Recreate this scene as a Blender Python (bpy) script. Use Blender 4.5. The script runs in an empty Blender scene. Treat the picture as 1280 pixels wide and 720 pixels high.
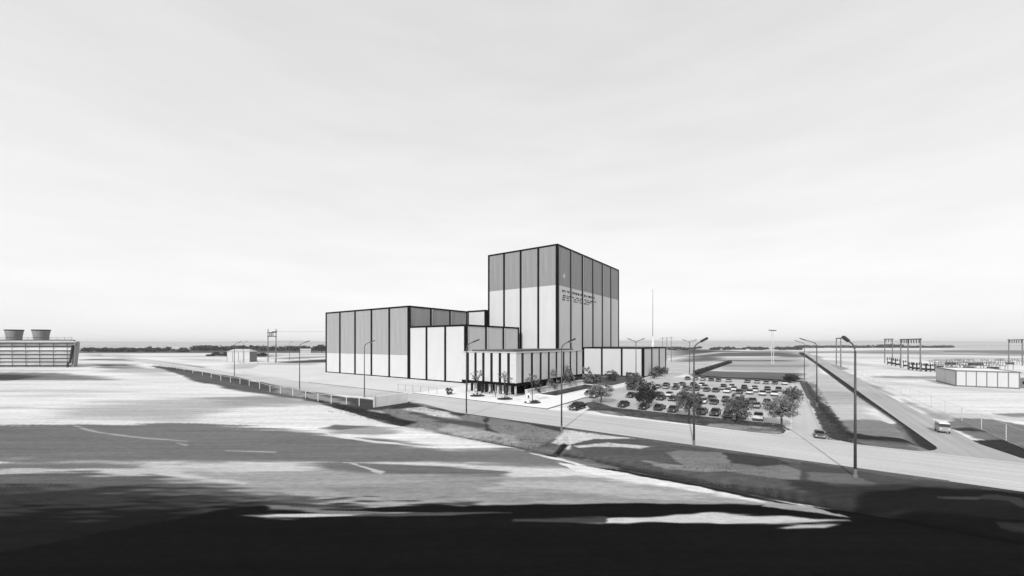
import bpy, bmesh, math, random
import numpy as np
from mathutils import Vector, Matrix

S = bpy.context.scene
COL = S.collection
R = math.radians

# ------------------------------------------------------------------ camera
CAM_H = 15.0
FPX = 490.0            # focal length in pixels of the 1280 px wide photograph
HORIZON = 429.0        # image row of the horizon
cam = bpy.data.cameras.new('camera')
cam.sensor_width = 36.0
cam.lens = 36.0 * FPX / 1280.0
cam.shift_y = (HORIZON - 360.0) / 1280.0
cam.clip_start = 0.1
cam.clip_end = 60000.0
cam_o = bpy.data.objects.new('camera', cam)
COL.objects.link(cam_o)
cam_o.location = (0, 0, CAM_H)
cam_o.rotation_euler = (R(90), 0, 0)
S.camera = cam_o

# site axes: u runs up the access road, v runs along the main road
_n = math.hypot(348, 490)
UX, UY = 348 / _n, 490 / _n
THETA = math.atan2(UY, UX)

# ------------------------------------------------------------------ sky
SUN_TURN = R(13)       # the sun stands a little to the right of the -u axis
SUN_ELEV = R(33)
ldx = UX * math.cos(SUN_TURN) - UY * math.sin(SUN_TURN)   # direction in which light travels
ldy = UY * math.cos(SUN_TURN) + UX * math.sin(SUN_TURN)
W = bpy.data.worlds.new('World')
S.world = W
W.use_nodes = True
nt = W.node_tree
for n in list(nt.nodes):
    nt.nodes.remove(n)
out = nt.nodes.new('ShaderNodeOutputWorld')
bg = nt.nodes.new('ShaderNodeBackground')
sky = nt.nodes.new('ShaderNodeTexSky')
sky.sky_type = 'NISHITA'
sky.sun_disc = False
sky.sun_elevation = SUN_ELEV
sky.sun_rotation = math.atan2(-ldx, -ldy)
sky.air_density = 1.0
sky.dust_density = 3.0
sky.ozone_density = 1.0
bw = nt.nodes.new('ShaderNodeRGBToBW')
nt.links.new(sky.outputs[0], bw.inputs[0])
# a thin even veil of high haze whitens the clear sky
veil = nt.nodes.new('ShaderNodeMix'); veil.data_type = 'FLOAT'
veil.inputs['Factor'].default_value = 0.72
veil.inputs['B'].default_value = 9.6
nt.links.new(bw.outputs[0], veil.inputs['A'])
# the veil thickens evenly all round towards the horizon
tcv = nt.nodes.new('ShaderNodeTexCoord'); sep = nt.nodes.new('ShaderNodeSeparateXYZ')
nt.links.new(tcv.outputs['Generated'], sep.inputs[0])
vr = nt.nodes.new('ShaderNodeMapRange'); vr.interpolation_type = 'SMOOTHERSTEP'
vr.inputs['From Min'].default_value = -0.35; vr.inputs['From Max'].default_value = 0.95
vr.inputs['To Min'].default_value = 13.2; vr.inputs['To Max'].default_value = 9.4
nt.links.new(sep.outputs['Z'], vr.inputs[0]); nt.links.new(vr.outputs[0], veil.inputs['B'])
# faint streaked cloud
tc = nt.nodes.new('ShaderNodeTexCoord')
mp = nt.nodes.new('ShaderNodeMapping'); mp.inputs['Scale'].default_value = (2.4, 2.4, 13.0)
nt.links.new(tc.outputs['Generated'], mp.inputs[0])
cn = nt.nodes.new('ShaderNodeTexNoise'); cn.inputs['Scale'].default_value = 1.6; cn.inputs['Detail'].default_value = 6
nt.links.new(mp.outputs[0], cn.inputs['Vector'])
cr = nt.nodes.new('ShaderNodeMapRange')
cr.inputs['From Min'].default_value = 0.3; cr.inputs['From Max'].default_value = 0.75
cr.inputs['To Min'].default_value = 0.965; cr.inputs['To Max'].default_value = 1.035
nt.links.new(cn.outputs[0], cr.inputs[0])
mul = nt.nodes.new('ShaderNodeMath'); mul.operation = 'MULTIPLY'
nt.links.new(veil.outputs[0], mul.inputs[0]); nt.links.new(cr.outputs[0], mul.inputs[1])
nt.links.new(mul.outputs[0], bg.inputs['Color'])
bg.inputs['Strength'].default_value = 0.1
nt.links.new(bg.outputs[0], out.inputs['Surface'])

# ------------------------------------------------------------------ sun
sun = bpy.data.lights.new('sun', 'SUN')
sun.energy = 3.3
sun.angle = R(0.5)
sun.color = (1, 1, 1)          # black-and-white picture: neutral light
sun_o = bpy.data.objects.new('sun', sun)
COL.objects.link(sun_o)
sun_o.rotation_euler = Vector((ldx * math.cos(SUN_ELEV), ldy * math.cos(SUN_ELEV), -math.sin(SUN_ELEV))).to_track_quat('-Z', 'Y').to_euler()
sun_o.location = (-200, -300, 300)

vs = S.view_settings
vs.view_transform = 'Standard'
vs.look = 'None'
vs.exposure = 0.0
vs.gamma = 1.0
vs.use_curve_mapping = False
S.cycles.max_bounces = 5
S.cycles.diffuse_bounces = 3
S.cycles.transparent_max_bounces = 6

# ------------------------------------------------------------------ survey helpers
def g(px, py, z=0.0):
    """ground point seen at a photo pixel"""
    d = FPX * (CAM_H - z) / (py - HORIZON)
    return ((px - 640.0) * d / FPX, d)

def uv2(u, v):
    return (u * UX - v * UY, u * UY + v * UX)

def to_uv(x, y):
    return (x * UX + y * UY, -x * UY + y * UX)

# ------------------------------------------------------------------ materials
MATS = {}
def lin(v):
    v /= 255.0
    return v / 12.92 if v <= 0.04045 else ((v + 0.055) / 1.055) ** 2.4

def mat(name, val, rough=0.85, spec=0.2, nscale=3.0, namt=0.12, detail=4, stretch=(1, 1, 1), bump=0.0, metallic=0.0, wave=None):
    if name in MATS:
        return MATS[name]
    m = bpy.data.materials.new(name); m.use_nodes = True
    t = m.node_tree; b = t.nodes['Principled BSDF']
    b.inputs['Roughness'].default_value = rough
    b.inputs['Specular IOR Level'].default_value = spec
    b.inputs['Metallic'].default_value = metallic
    co = t.nodes.new('ShaderNodeTexCoord')
    ma = t.nodes.new('ShaderNodeMapping'); ma.inputs['Scale'].default_value = stretch
    t.links.new(co.outputs['Object'], ma.inputs[0])
    no = t.nodes.new('ShaderNodeTexNoise'); no.inputs['Scale'].default_value = nscale; no.inputs['Detail'].default_value = detail
    t.links.new(ma.outputs[0], no.inputs['Vector'])
    mr = t.nodes.new('ShaderNodeMapRange')
    mr.inputs['From Min'].default_value = 0.25; mr.inputs['From Max'].default_value = 0.75
    mr.inputs['To Min'].default_value = val * (1 - namt); mr.inputs['To Max'].default_value = val * (1 + namt)
    t.links.new(no.outputs[0], mr.inputs[0])
    src = mr.outputs[0]
    h = no.outputs[0]
    if wave:
        wv = t.nodes.new('ShaderNodeTexWave'); wv.wave_type = 'BANDS'; wv.bands_direction = wave[0]
        wv.inputs['Scale'].default_value = wave[1]; wv.inputs['Distortion'].default_value = 0.0
        t.links.new(co.outputs['Object'], wv.inputs['Vector'])
        m2 = t.nodes.new('ShaderNodeMapRange'); m2.inputs['To Min'].default_value = 1 - wave[2]; m2.inputs['To Max'].default_value = 1 + wave[2]
        t.links.new(wv.outputs['Fac'], m2.inputs[0])
        mm = t.nodes.new('ShaderNodeMath'); mm.operation = 'MULTIPLY'
        t.links.new(src, mm.inputs[0]); t.links.new(m2.outputs[0], mm.inputs[1])
        src = mm.outputs[0]
        h = wv.outputs['Fac']
    t.links.new(src, b.inputs['Base Color'])
    if bump:
        bp = t.nodes.new('ShaderNodeBump'); bp.inputs['Strength'].default_value = bump; bp.inputs['Distance'].default_value = 0.05
        t.links.new(h, bp.inputs['Height']); t.links.new(bp.outputs[0], b.inputs['Normal'])
    MATS[name] = m
    return m

WHITE = mat('white cladding', 0.51, namt=0.05, nscale=0.25, stretch=(1, 1, 0.3), wave=('Z', 0.45, 0.018))
WHITE2 = mat('white precast', 0.50, namt=0.05, nscale=0.6)
GREY = mat('grey cladding', 0.235, namt=0.16, nscale=1.3, stretch=(1, 1, 0.05))
GREYL = mat('light grey cladding', 0.29, namt=0.14, nscale=1.3, stretch=(1, 1, 0.05))
BLACK = mat('black trim', 0.008, rough=0.8, spec=0.03, namt=0.2)
TRIM = mat('pale strip and emblem', 0.72, namt=0.03)
ROOFM = mat('roof felt', 0.09, namt=0.2, nscale=0.4)
GLASS = mat('dark glass', 0.010, rough=0.2, spec=0.2, namt=0.3)
CONC = mat('concrete', 0.42, namt=0.12, nscale=0.9)
CONCW = mat('pale concrete', 0.70, namt=0.07, nscale=0.4)
STEEL = mat('lamp post steel', 0.07, rough=0.5, namt=0.2)
STEELM = mat('grey steel', 0.16, rough=0.5, namt=0.2)
GALV = mat('galvanised steel', 0.5, rough=0.5, namt=0.15)
DARKST = mat('dark steel', 0.035, rough=0.6, namt=0.3)
LAMPW = mat('lamp lens', 0.6, namt=0.05)
BARK = mat('bark', 0.06, namt=0.4, nscale=6)
RUBBER = mat('rubber', 0.012, namt=0.2)
CHROME = mat('chrome', 0.55, rough=0.25, metallic=1.0, namt=0.05)

# ------------------------------------------------------------------ mesh helpers
class MB:
    def __init__(s):
        s.v = []; s.f = []
    def box(s, x0, x1, y0, y1, z0, z1):
        b = len(s.v)
        s.v += [(x0, y0, z0), (x1, y0, z0), (x1, y1, z0), (x0, y1, z0), (x0, y0, z1), (x1, y0, z1), (x1, y1, z1), (x0, y1, z1)]
        s.f += [tuple(b + i for i in q) for q in ((0, 3, 2, 1), (4, 5, 6, 7), (0, 1, 5, 4), (1, 2, 6, 5), (2, 3, 7, 6), (3, 0, 4, 7))]
        return s
    def hexa(s, lo, hi):
        """lo, hi: four points each, counter-clockwise from above"""
        b = len(s.v); s.v += list(lo) + list(hi)
        s.f += [tuple(b + i for i in q) for q in ((0, 3, 2, 1), (4, 5, 6, 7), (0, 1, 5, 4), (1, 2, 6, 5), (2, 3, 7, 6), (3, 0, 4, 7))]
        return s
    def prism(s, pts, z0, z1):
        b = len(s.v); n = len(pts)
        s.v += [(p[0], p[1], z0) for p in pts] + [(p[0], p[1], z1) for p in pts]
        s.f.append(tuple(b + n - 1 - i for i in range(n))); s.f.append(tuple(b + n + i for i in range(n)))
        for i in range(n):
            j = (i + 1) % n
            s.f.append((b + i, b + j, b + n + j, b + n + i))
        return s
    def tube(s, pts, rad, n=8, cap=True):
        """pts: list of points, rad: one radius or a list"""
        pts = [Vector(p) for p in pts]
        if not isinstance(rad, (list, tuple)):
            rad = [rad] * len(pts)
        b = len(s.v)
        for i, p in enumerate(pts):
            if i == 0: d = pts[1] - p
            elif i == len(pts) - 1: d = p - pts[i - 1]
            else: d = pts[i + 1] - pts[i - 1]
            d.normalize()
            a = Vector((0, 0, 1)) if abs(d.z) < 0.9 else Vector((1, 0, 0))
            e1 = d.cross(a).normalized(); e2 = d.cross(e1).normalized()
            for k in range(n):
                t = 2 * math.pi * k / n
                s.v.append(tuple(p + (e1 * math.cos(t) + e2 * math.sin(t)) * rad[i]))
        for i in range(len(pts) - 1):
            for k in range(n):
                k2 = (k + 1) % n
                s.f.append((b + i * n + k, b + (i + 1) * n + k, b + (i + 1) * n + k2, b + i * n + k2))
        if cap:
            s.f.append(tuple(b + k for k in range(n)))
            e = b + (len(pts) - 1) * n
            s.f.append(tuple(e + n - 1 - k for k in range(n)))
        return s
    def lathe(s, prof, n=24, c=(0, 0)):
        """prof: (r, z) list"""
        b = len(s.v)
        for r, z in prof:
            for k in range(n):
                t = 2 * math.pi * k / n
                s.v.append((c[0] + r * math.cos(t), c[1] + r * math.sin(t), z))
        for i in range(len(prof) - 1):
            for k in range(n):
                k2 = (k + 1) % n
                s.f.append((b + i * n + k, b + i * n + k2, b + (i + 1) * n + k2, b + (i + 1) * n + k))
        return s
    def mesh(s, name, m=None, smooth=False):
        me = bpy.data.meshes.new(name)
        me.from_pydata(s.v, [], s.f)
        if m: me.materials.append(m)
        if smooth: me.polygons.foreach_set('use_smooth', [True] * len(me.polygons))
        me.update()
        return me
    def build(s, name, m, parent=None, smooth=False):
        return link(name, s.mesh(name, m, smooth), parent)

def link(name, me, parent=None, loc=None, rotz=None):
    o = bpy.data.objects.new(name, me)
    COL.objects.link(o)
    if parent: o.parent = parent
    if loc is not None: o.location = loc
    if rotz is not None: o.rotation_euler = (0, 0, rotz)
    return o

def tag(o, label=None, cat=None, group=None, kind=None):
    if label: o['label'] = label
    if cat: o['category'] = cat
    if group: o['group'] = group
    if kind: o['kind'] = kind
    return o

def thing(name, label, cat, loc=(0, 0, 0), rotz=0.0, group=None):
    o = bpy.data.objects.new(name, None)
    o.empty_display_size = 0.5
    COL.objects.link(o)
    o.location = loc; o.rotation_euler = (0, 0, rotz)
    return tag(o, label, cat, group)

def copy_tree(o, parent=None):
    c = o.copy(); COL.objects.link(c)
    if parent: c.parent = parent
    for ch in list(o.children):
        copy_tree(ch, c)
    return c

def struct(o):
    o['kind'] = 'structure'
    return o

# ------------------------------------------------------------------ ground
# tone patches of the ground, fields and grass: photo outline, tone, edge softness in pixels
def noise2(x, y, seed, n=5, f0=1.0):
    rs = np.random.RandomState(seed)
    r = np.zeros_like(x)
    a = 1.0
    for i in range(n):
        for _ in range(3):
            th = rs.rand() * 6.283; ph = rs.rand() * 6.283
            r += a * np.sin((x * math.cos(th) + y * math.sin(th)) * f0 * (1.9 ** i) + ph)
        a *= 0.55
    return r / 3.0

PATCHES = [
    # --- far plain
    ([(-400, 430), (1700, 430), (1700, 434.5), (-400, 434.5)], 188, 1.0),
    ([(-400, 434), (420, 434), (420, 441), (-400, 441)], 165, 1.2),
    ([(100, 437), (420, 437), (420, 440.5), (100, 441)], 95, 0.8),
    ([(860, 434), (1700, 434), (1700, 438), (860, 438)], 195, 0.8),
    ([(1000, 435.5), (1180, 435.5), (1180, 437.5), (1000, 437.5)], 235, 0.5),
    ([(1090, 437.8), (1700, 437.8), (1700, 443.5), (1300, 444), (1120, 442)], 135, 0.8),
    ([(1160, 440.8), (1235, 440.8), (1235, 442.4), (1160, 442.4)], 190, 0.4),
    ([(1010, 438.6), (1115, 438.6), (1115, 440.6), (1010, 440.6)], 75, 0.5),
    ([(880, 438.7), (1000, 438.7), (1000, 440.8), (880, 440.8)], 70, 0.5),
    ([(1020, 446), (1240, 446), (1240, 449), (1050, 449)], 205, 0.8),
    ([(1100, 447.5), (1700, 446), (1700, 452), (1160, 451)], 205, 1.0),
    ([(826, 436.5), (878, 437), (876, 440.5), (834, 446), (826, 446)], 85, 0.8),
    ([(835, 451.5), (868, 443.8), (905, 440.3), (1000, 440.8), (1003, 446), (930, 448), (880, 451), (850, 452.5)], 108, 0.8),
    ([(895, 446), (975, 445.5), (978, 447.3), (900, 448.5)], 215, 0.6),
    ([(905, 448.5), (1005, 446.5), (1022, 458), (1010, 466), (900, 463), (905, 452)], 178, 0.8),
    ([(905, 450.2), (990, 450.2), (990, 451.4), (905, 451.4)], 95, 0.5),
    ([(900, 456), (1010, 456.5), (1010, 458.5), (900, 458)], 150, 0.8),
    ([(880, 463), (1000, 465.5), (1006, 474), (990, 475.5), (872, 469)], 112, 0.8),
    ([(836, 452.5), (905, 452.6), (870, 467), (836, 462)], 200, 0.6),
    ([(836, 455), (875, 455), (870, 459), (836, 460)], 170, 1.0),
    ([(866, 469.0), (998, 475.6), (1022, 476.5), (1023, 478.2), (998, 477.6), (866, 470.8)], 55, 0.4),
    # --- field between the lot lane and the access road
    ([(1012, 455), (1070, 490), (1150, 548), (1062, 545), (1004, 478)], 200, 0.8),
    ([(1020, 488), (1085, 490), (1105, 507), (1035, 508)], 178, 2.0),
    ([(1040, 526), (1085, 524), (1122, 527), (1146, 547), (1142, 549), (1062, 543)], 138, 1.0),
    # lane verge and its ditch
    ([(998, 477.6), (1008, 477.6), (1045, 520), (1066, 545), (1150, 552), (1185, 562), (1198, 571), (1190, 574), (1130, 567.5), (1060, 558), (1040, 553), (1032, 545), (1015, 510)], 98, 0.6),
    ([(1012, 490), (1034, 512), (1062, 543), (1052, 543), (1040, 528), (1026, 510)], 62, 0.6),
    ([(1050, 542), (1060, 541), (1100, 545), (1152, 550.5), (1152, 555), (1100, 551), (1055, 547)], 55, 0.5),
    ([(1068, 551), (1140, 557), (1152, 566), (1080, 558)], 122, 1.0),
    ([(1118, 524), (1150, 545), (1180, 562), (1150, 556), (1132, 546)], 120, 0.6),
    ([(1140, 557), (1160, 559), (1185, 571), (1160, 569)], 145, 0.8),
    # ditch on the left of the access road
    ([(1000, 440), (1003, 440), (1018, 450), (1070, 486), (1135, 530), (1165, 549), (1192, 568), (1194, 573), (1178, 572), (1150, 556), (1128, 531), (1069, 491), (1016, 452.5), (998, 441.5)], 66, 0.4),
    # right of the access road
    ([(1176, 531), (1200, 522), (1245, 524), (1300, 535), (1300, 566), (1265, 556), (1215, 548)], 128, 0.6),
    ([(1185, 536), (1212, 534), (1234, 540), (1200, 538.5)], 70, 0.4),
    ([(1214, 550.5), (1252, 549), (1275, 558), (1330, 570), (1330, 615), (1280, 586), (1240, 566)], 62, 0.6),
    ([(1150, 513), (1225, 518), (1300, 524), (1300, 530), (1225, 524), (1170, 521)], 205, 1.0),
    ([(1240, 517), (1330, 516), (1330, 523), (1260, 521)], 140, 0.8),
    ([(1090, 470), (1155, 470.5), (1180, 471), (1180, 474), (1130, 473.5), (1085, 472.5)], 158, 0.7),
    ([(1012, 443.5), (1020, 444), (1070, 470), (1150, 512), (1170, 524), (1160, 522), (1085, 481), (1020, 449)], 165, 0.5),
    # --- left of the buildings
    ([(285, 443), (345, 443), (338, 446.5), (285, 446)], 100, 0.6),
    ([(340, 448), (370, 446), (410, 445), (410, 446.5), (360, 449)], 150, 0.4),
    ([(340, 452.8), (400, 449.5), (412, 449), (412, 453), (400, 453.8), (350, 455)], 85, 0.5),
    ([(275, 455.5), (340, 453.5), (400, 454), (380, 457), (275, 461.5)], 192, 0.6),
    ([(300, 464.5), (350, 470), (408, 474), (408, 480), (350, 474)], 205, 0.8),
    ([(123, 456), (158, 456), (180, 458), (185, 462), (160, 461), (128, 460)], 125, 0.5),
    ([(104, 449), (152, 448.5), (165, 451), (150, 450.6), (104, 450.2)], 110, 0.4),
    ([(160, 457), (205, 461), (235, 470), (180, 472), (150, 466)], 190, 1.5),
    ([(150, 446), (420, 442.5), (420, 444), (230, 446.5)], 190, 0.8),
    ([(215, 448), (280, 449.5), (280, 452), (245, 451.5)], 195, 0.8),
    ([(104, 443), (150, 444), (150, 446), (104, 445.5)], 160, 0.8),
    ([(180, 449.5), (255, 459), (250, 460), (176, 450.2)], 120, 0.4),
    ([(0, 461), (60, 461.5), (100, 463), (40, 464), (-40, 463)], 205, 0.8),
    ([(315, 463.5), (408, 476), (500, 488.5), (500, 489.8), (400, 477.5), (310, 464.5)], 120, 0.5),
    ([(1060, 455), (1110, 457), (1180, 466), (1120, 463)], 205, 1.2),
    ([(1020, 450), (1060, 452), (1090, 456), (1040, 455)], 190, 1.0),
    ([(1180, 467), (1300, 465), (1300, 468), (1180, 469)], 195, 0.8),
    ([(1080, 476), (1180, 484), (1300, 490), (1300, 493), (1180, 489), (1090, 480)], 215, 1.5),
    ([(1050, 440), (1280, 443.5), (1280, 445), (1060, 442)], 165, 0.6),
    # ditch and rough grass on the near side of the main road
    ([(192, 456.5), (220, 460), (293, 470.5), (350, 482), (408, 493), (450, 500), (470, 506), (470, 513), (440, 510), (405, 503), (385, 497), (345, 490), (300, 481), (250, 473), (215, 465)], 84, 0.6),
    ([(195, 458), (240, 466), (300, 478), (345, 489), (390, 498), (385, 501), (335, 493), (285, 486), (235, 474)], 100, 0.6),
    ([(340, 483), (405, 494), (440, 502), (430, 506), (395, 500), (345, 491)], 150, 0.8),
    ([(378, 494), (420, 504), (470, 515), (515, 525), (500, 529), (450, 518), (415, 506), (378, 500)], 70, 0.6),
    ([(450, 512), (520, 524), (560, 531), (545, 534), (510, 530), (460, 520)], 110, 1.0),
    # verge between the main road and the foreground
    ([(470, 498), (560, 506), (700, 529), (868, 552), (1069, 580), (1280, 604), (1500, 633), (1500, 700), (1280, 660), (1100, 640), (1000, 622), (900, 606), (800, 585), (700, 565), (640, 554), (560, 540), (500, 524)], 100, 0.8),
    ([(462, 500), (510, 497), (560, 508), (620, 521), (700, 538), (690, 548), (670, 558), (640, 556), (580, 545), (520, 530), (480, 516)], 135, 1.0),
    ([(508, 507), (528, 508), (570, 520), (575, 524), (540, 521), (505, 512)], 208, 0.8),
    ([(440, 497), (468, 500), (500, 500), (515, 503), (480, 512), (455, 512)], 78, 0.6),
    ([(495, 504), (515, 503), (583, 518), (575, 520), (530, 509), (490, 511)], 66, 0.5),
    ([(512, 514), (560, 524), (610, 530), (605, 536), (560, 530), (505, 517)], 92, 1.0),
    ([(605, 515.5), (650, 523), (702, 535), (700, 539), (650, 528), (615, 521), (612, 534), (622, 545), (608, 538)], 70, 0.6),
    ([(560, 530), (640, 546), (660, 557), (620, 552), (540, 536)], 165, 1.0),
    ([(704, 537), (790, 548), (760, 550), (735, 549), (710, 560), (690, 553), (695, 543)], 212, 0.8),
    ([(712, 556), (742, 548.5), (790, 548.5), (868, 560), (960, 574), (1003, 580), (1069, 592), (1120, 606), (1060, 612), (1000, 616), (900, 600), (800, 582), (730, 568)], 92, 0.7),
    ([(716, 557), (760, 553), (820, 558), (800, 561), (745, 558), (722, 560)], 205, 0.6),
    ([(830, 566), (850, 563), (905, 566), (960, 577), (1010, 590), (1000, 600), (930, 592), (850, 582)], 128, 0.8),
    ([(905, 566), (970, 573), (990, 580), (950, 583), (918, 578)], 72, 0.8),
    ([(800, 575), (880, 584), (920, 588), (880, 590), (830, 584)], 140, 0.8),
    ([(1000, 577), (1069, 588), (1130, 598), (1280, 613), (1500, 640), (1500, 660), (1290, 640), (1100, 622), (1000, 606)], 84, 0.7),
    ([(1010, 590), (1060, 592), (1095, 604), (1105, 612), (1060, 610), (1010, 600)], 112, 1.0),
    # bank
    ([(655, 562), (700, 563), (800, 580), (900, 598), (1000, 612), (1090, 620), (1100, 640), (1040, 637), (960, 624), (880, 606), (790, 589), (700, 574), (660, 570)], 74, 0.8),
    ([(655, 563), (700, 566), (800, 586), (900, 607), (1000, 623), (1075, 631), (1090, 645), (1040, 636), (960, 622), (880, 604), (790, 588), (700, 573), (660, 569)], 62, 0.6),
    ([(640, 553), (705, 562), (705, 567), (660, 565)], 120, 0.8),
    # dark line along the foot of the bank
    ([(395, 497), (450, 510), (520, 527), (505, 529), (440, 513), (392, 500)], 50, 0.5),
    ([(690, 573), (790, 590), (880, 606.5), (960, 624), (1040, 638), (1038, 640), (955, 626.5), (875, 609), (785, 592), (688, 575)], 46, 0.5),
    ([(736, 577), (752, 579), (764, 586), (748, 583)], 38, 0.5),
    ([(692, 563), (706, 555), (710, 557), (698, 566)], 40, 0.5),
    # --- foreground sands, from far to near
    ([(-300, 466), (60, 467.5), (150, 471), (165, 474), (50, 475), (-300, 475.5)], 130, 1.2),
    ([(-300, 468), (20, 468.5), (55, 471), (20, 474.5), (-300, 474.5)], 75, 0.8),
    ([(60, 486), (170, 491), (60, 494), (-100, 489)], 205, 3.0),
    ([(-300, 507), (30, 508), (130, 510.5), (30, 511), (-300, 510)], 180, 1.5),
    ([(110, 503), (180, 501), (260, 497), (330, 500), (330, 506), (250, 515), (222, 524), (110, 526), (60, 524)], 186, 3.5),
    ([(240, 499), (300, 497), (400, 503), (380, 508), (330, 510), (270, 507)], 165, 2.5),
    ([(400, 535), (460, 533), (500, 538), (470, 543), (430, 541)], 165, 2.0),
    ([(420, 531), (470, 533), (430, 536), (400, 535)], 110, 0.8),
    # first grey band
    ([(-400, 533), (60, 531.5), (180, 530.5), (228, 529), (300, 533), (400, 541), (470, 549), (548, 560), (625, 561), (668, 563), (700, 575), (740, 582), (730, 588), (640, 583), (540, 577), (430, 577), (250, 577), (130, 575), (-400, 574)], 122, 2.6),
    ([(700, 566), (735, 571), (782, 582), (770, 586), (735, 584), (690, 574)], 130, 0.8),
    ([(664, 566), (700, 572), (735, 583), (722, 582), (690, 573)], 225, 0.5),
    # second, lighter zone
    ([(60, 578), (430, 577), (640, 585), (700, 586), (800, 600), (900, 619), (1000, 634), (700, 634), (430, 632), (180, 616), (120, 600)], 168, 3.0),
    ([(-400, 578), (120, 578), (180, 581), (182, 584), (160, 587), (-400, 590)], 128, 2.2),
    ([(-400, 588), (95, 587), (200, 584), (215, 588), (300, 606), (240, 600), (160, 595), (100, 592), (-400, 593)], 205, 1.8),
    ([(185, 581), (260, 577), (430, 577), (450, 583), (300, 590), (215, 588)], 205, 2.5),
    ([(365, 583), (440, 579.5), (560, 580), (625, 587), (625, 594), (500, 597), (420, 591)], 118, 2.6),
    ([(430, 578), (550, 578), (640, 584), (720, 586), (800, 599), (880, 615), (900, 621), (860, 613), (720, 594), (640, 597), (610, 594), (640, 590), (560, 583)], 212, 1.2),
    ([(640, 600), (760, 600), (880, 619), (940, 629), (700, 628), (420, 622), (400, 610)], 152, 3.0),
    ([(640, 600), (740, 600), (860, 615), (930, 627), (760, 620), (620, 610)], 182, 4.0),
    ([(700, 579), (740, 584), (800, 597), (900, 617), (1000, 634), (1062, 645), (1000, 636), (900, 618), (800, 603), (720, 590)], 232, 1.0),
    # worn foot tracks
    ([(90, 532), (98, 532), (128, 540), (180, 547), (236, 550.6), (236, 552), (178, 548.6), (122, 541.5)], 175, 0.5),
    ([(224, 552.6), (236, 555.5), (236, 556.4), (222, 553.6)], 165, 0.5),
    ([(280, 562.8), (345, 564.4), (345, 565.4), (280, 563.8)], 170, 0.5),
    ([(398, 537.6), (402, 537.4), (425, 545), (470, 551.5), (545, 558.5), (545, 560), (465, 553.5), (418, 546.5)], 225, 0.5),
    ([(430, 577.5), (445, 579), (480, 590), (478, 592), (455, 584)], 205, 0.6),
    # near ground, painted darker in overlapping bands
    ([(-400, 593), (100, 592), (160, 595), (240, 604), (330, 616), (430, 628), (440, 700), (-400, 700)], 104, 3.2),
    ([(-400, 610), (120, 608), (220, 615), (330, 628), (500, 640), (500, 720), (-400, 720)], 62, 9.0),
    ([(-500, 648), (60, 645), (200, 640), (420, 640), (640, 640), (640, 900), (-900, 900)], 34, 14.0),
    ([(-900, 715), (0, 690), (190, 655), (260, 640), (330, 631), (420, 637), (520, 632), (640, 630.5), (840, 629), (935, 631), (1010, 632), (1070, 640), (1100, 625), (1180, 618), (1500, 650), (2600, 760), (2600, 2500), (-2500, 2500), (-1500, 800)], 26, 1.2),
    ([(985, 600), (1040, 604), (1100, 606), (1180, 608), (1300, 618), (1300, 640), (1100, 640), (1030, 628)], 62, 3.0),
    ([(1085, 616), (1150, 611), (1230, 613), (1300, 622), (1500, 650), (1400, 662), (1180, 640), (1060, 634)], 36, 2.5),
    # pale tongues in the dark ground
    ([(288, 644), (350, 641.5), (420, 640.5), (500, 641.5), (560, 643), (440, 644.5), (370, 648), (330, 648)], 200, 1.3),
    ([(330, 630), (420, 636), (520, 641), (420, 641), (340, 636)], 120, 2.0),
    ([(470, 641), (600, 640), (640, 642), (560, 645), (430, 646)], 85, 1.0),
    ([(680, 651), (760, 649), (840, 644), (890, 641), (960, 643), (1060, 650), (1000, 653), (900, 655), (800, 653), (750, 655)], 205, 1.2),
    ([(640, 649), (760, 648), (760, 655), (640, 652)], 70, 1.5),
    ([(970, 661), (1000, 656), (1052, 654), (1030, 660), (985, 663)], 190, 1.1),
    ([(960, 627), (1010, 632), (1040, 641), (1065, 647), (1000, 638), (950, 633)], 170, 0.8),
    ([(1240, 650), (1290, 655), (1330, 662), (1300, 664), (1250, 657)], 48, 1.0),
    ([(1240, 618), (1275, 622), (1300, 636), (1280, 634), (1262, 626), (1215, 622)], 60, 0.8),
    ([(1170, 620), (1230, 621), (1220, 624), (1170, 622)], 70, 0.6),
]

TONE_K = 0.84
def tone(v):
    return max(0.008, lin(v) * TONE_K)

def sdf_poly(px, py, poly):
    d = np.full(px.shape, 1e18); inside = np.zeros(px.shape, bool)
    n = len(poly)
    for i in range(n):
        ax, ay = poly[i]; bx, by = poly[(i + 1) % n]
        ex, ey = bx - ax, by - ay
        wx, wy = px - ax, py - ay
        t = np.clip((wx * ex + wy * ey) / max(ex * ex + ey * ey, 1e-9), 0, 1)
        d = np.minimum(d, (wx - ex * t) ** 2 + (wy - ey * t) ** 2)
        c = ((ay <= py) & (by > py)) | ((by <= py) & (ay > py))
        with np.errstate(divide='ignore', invalid='ignore'):
            xi = ax + (py - ay) / (by - ay if by != ay else 1e-9) * ex
        inside ^= c & (px < xi)
    d = np.sqrt(d)
    return np.where(inside, -d, d)

def ditch_depth(x, y):
    u = x * UX + y * UY; v = -x * UY + y * UX
    c = 48.0 + np.clip((v - 62) / 50.0, 0, 1) * 9.0
    a = np.exp(-((u - c) / 1.5) ** 2) * np.clip((v + 75) / 10, 0, 1) * np.clip((240 - v) / 40, 0, 1)
    b = np.exp(-((v + 15.8) / 1.0) ** 2) * np.clip((u - 78) / 8, 0, 1) * np.clip((520 - u) / 60, 0, 1)
    return -0.5 * a - 0.5 * b

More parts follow.
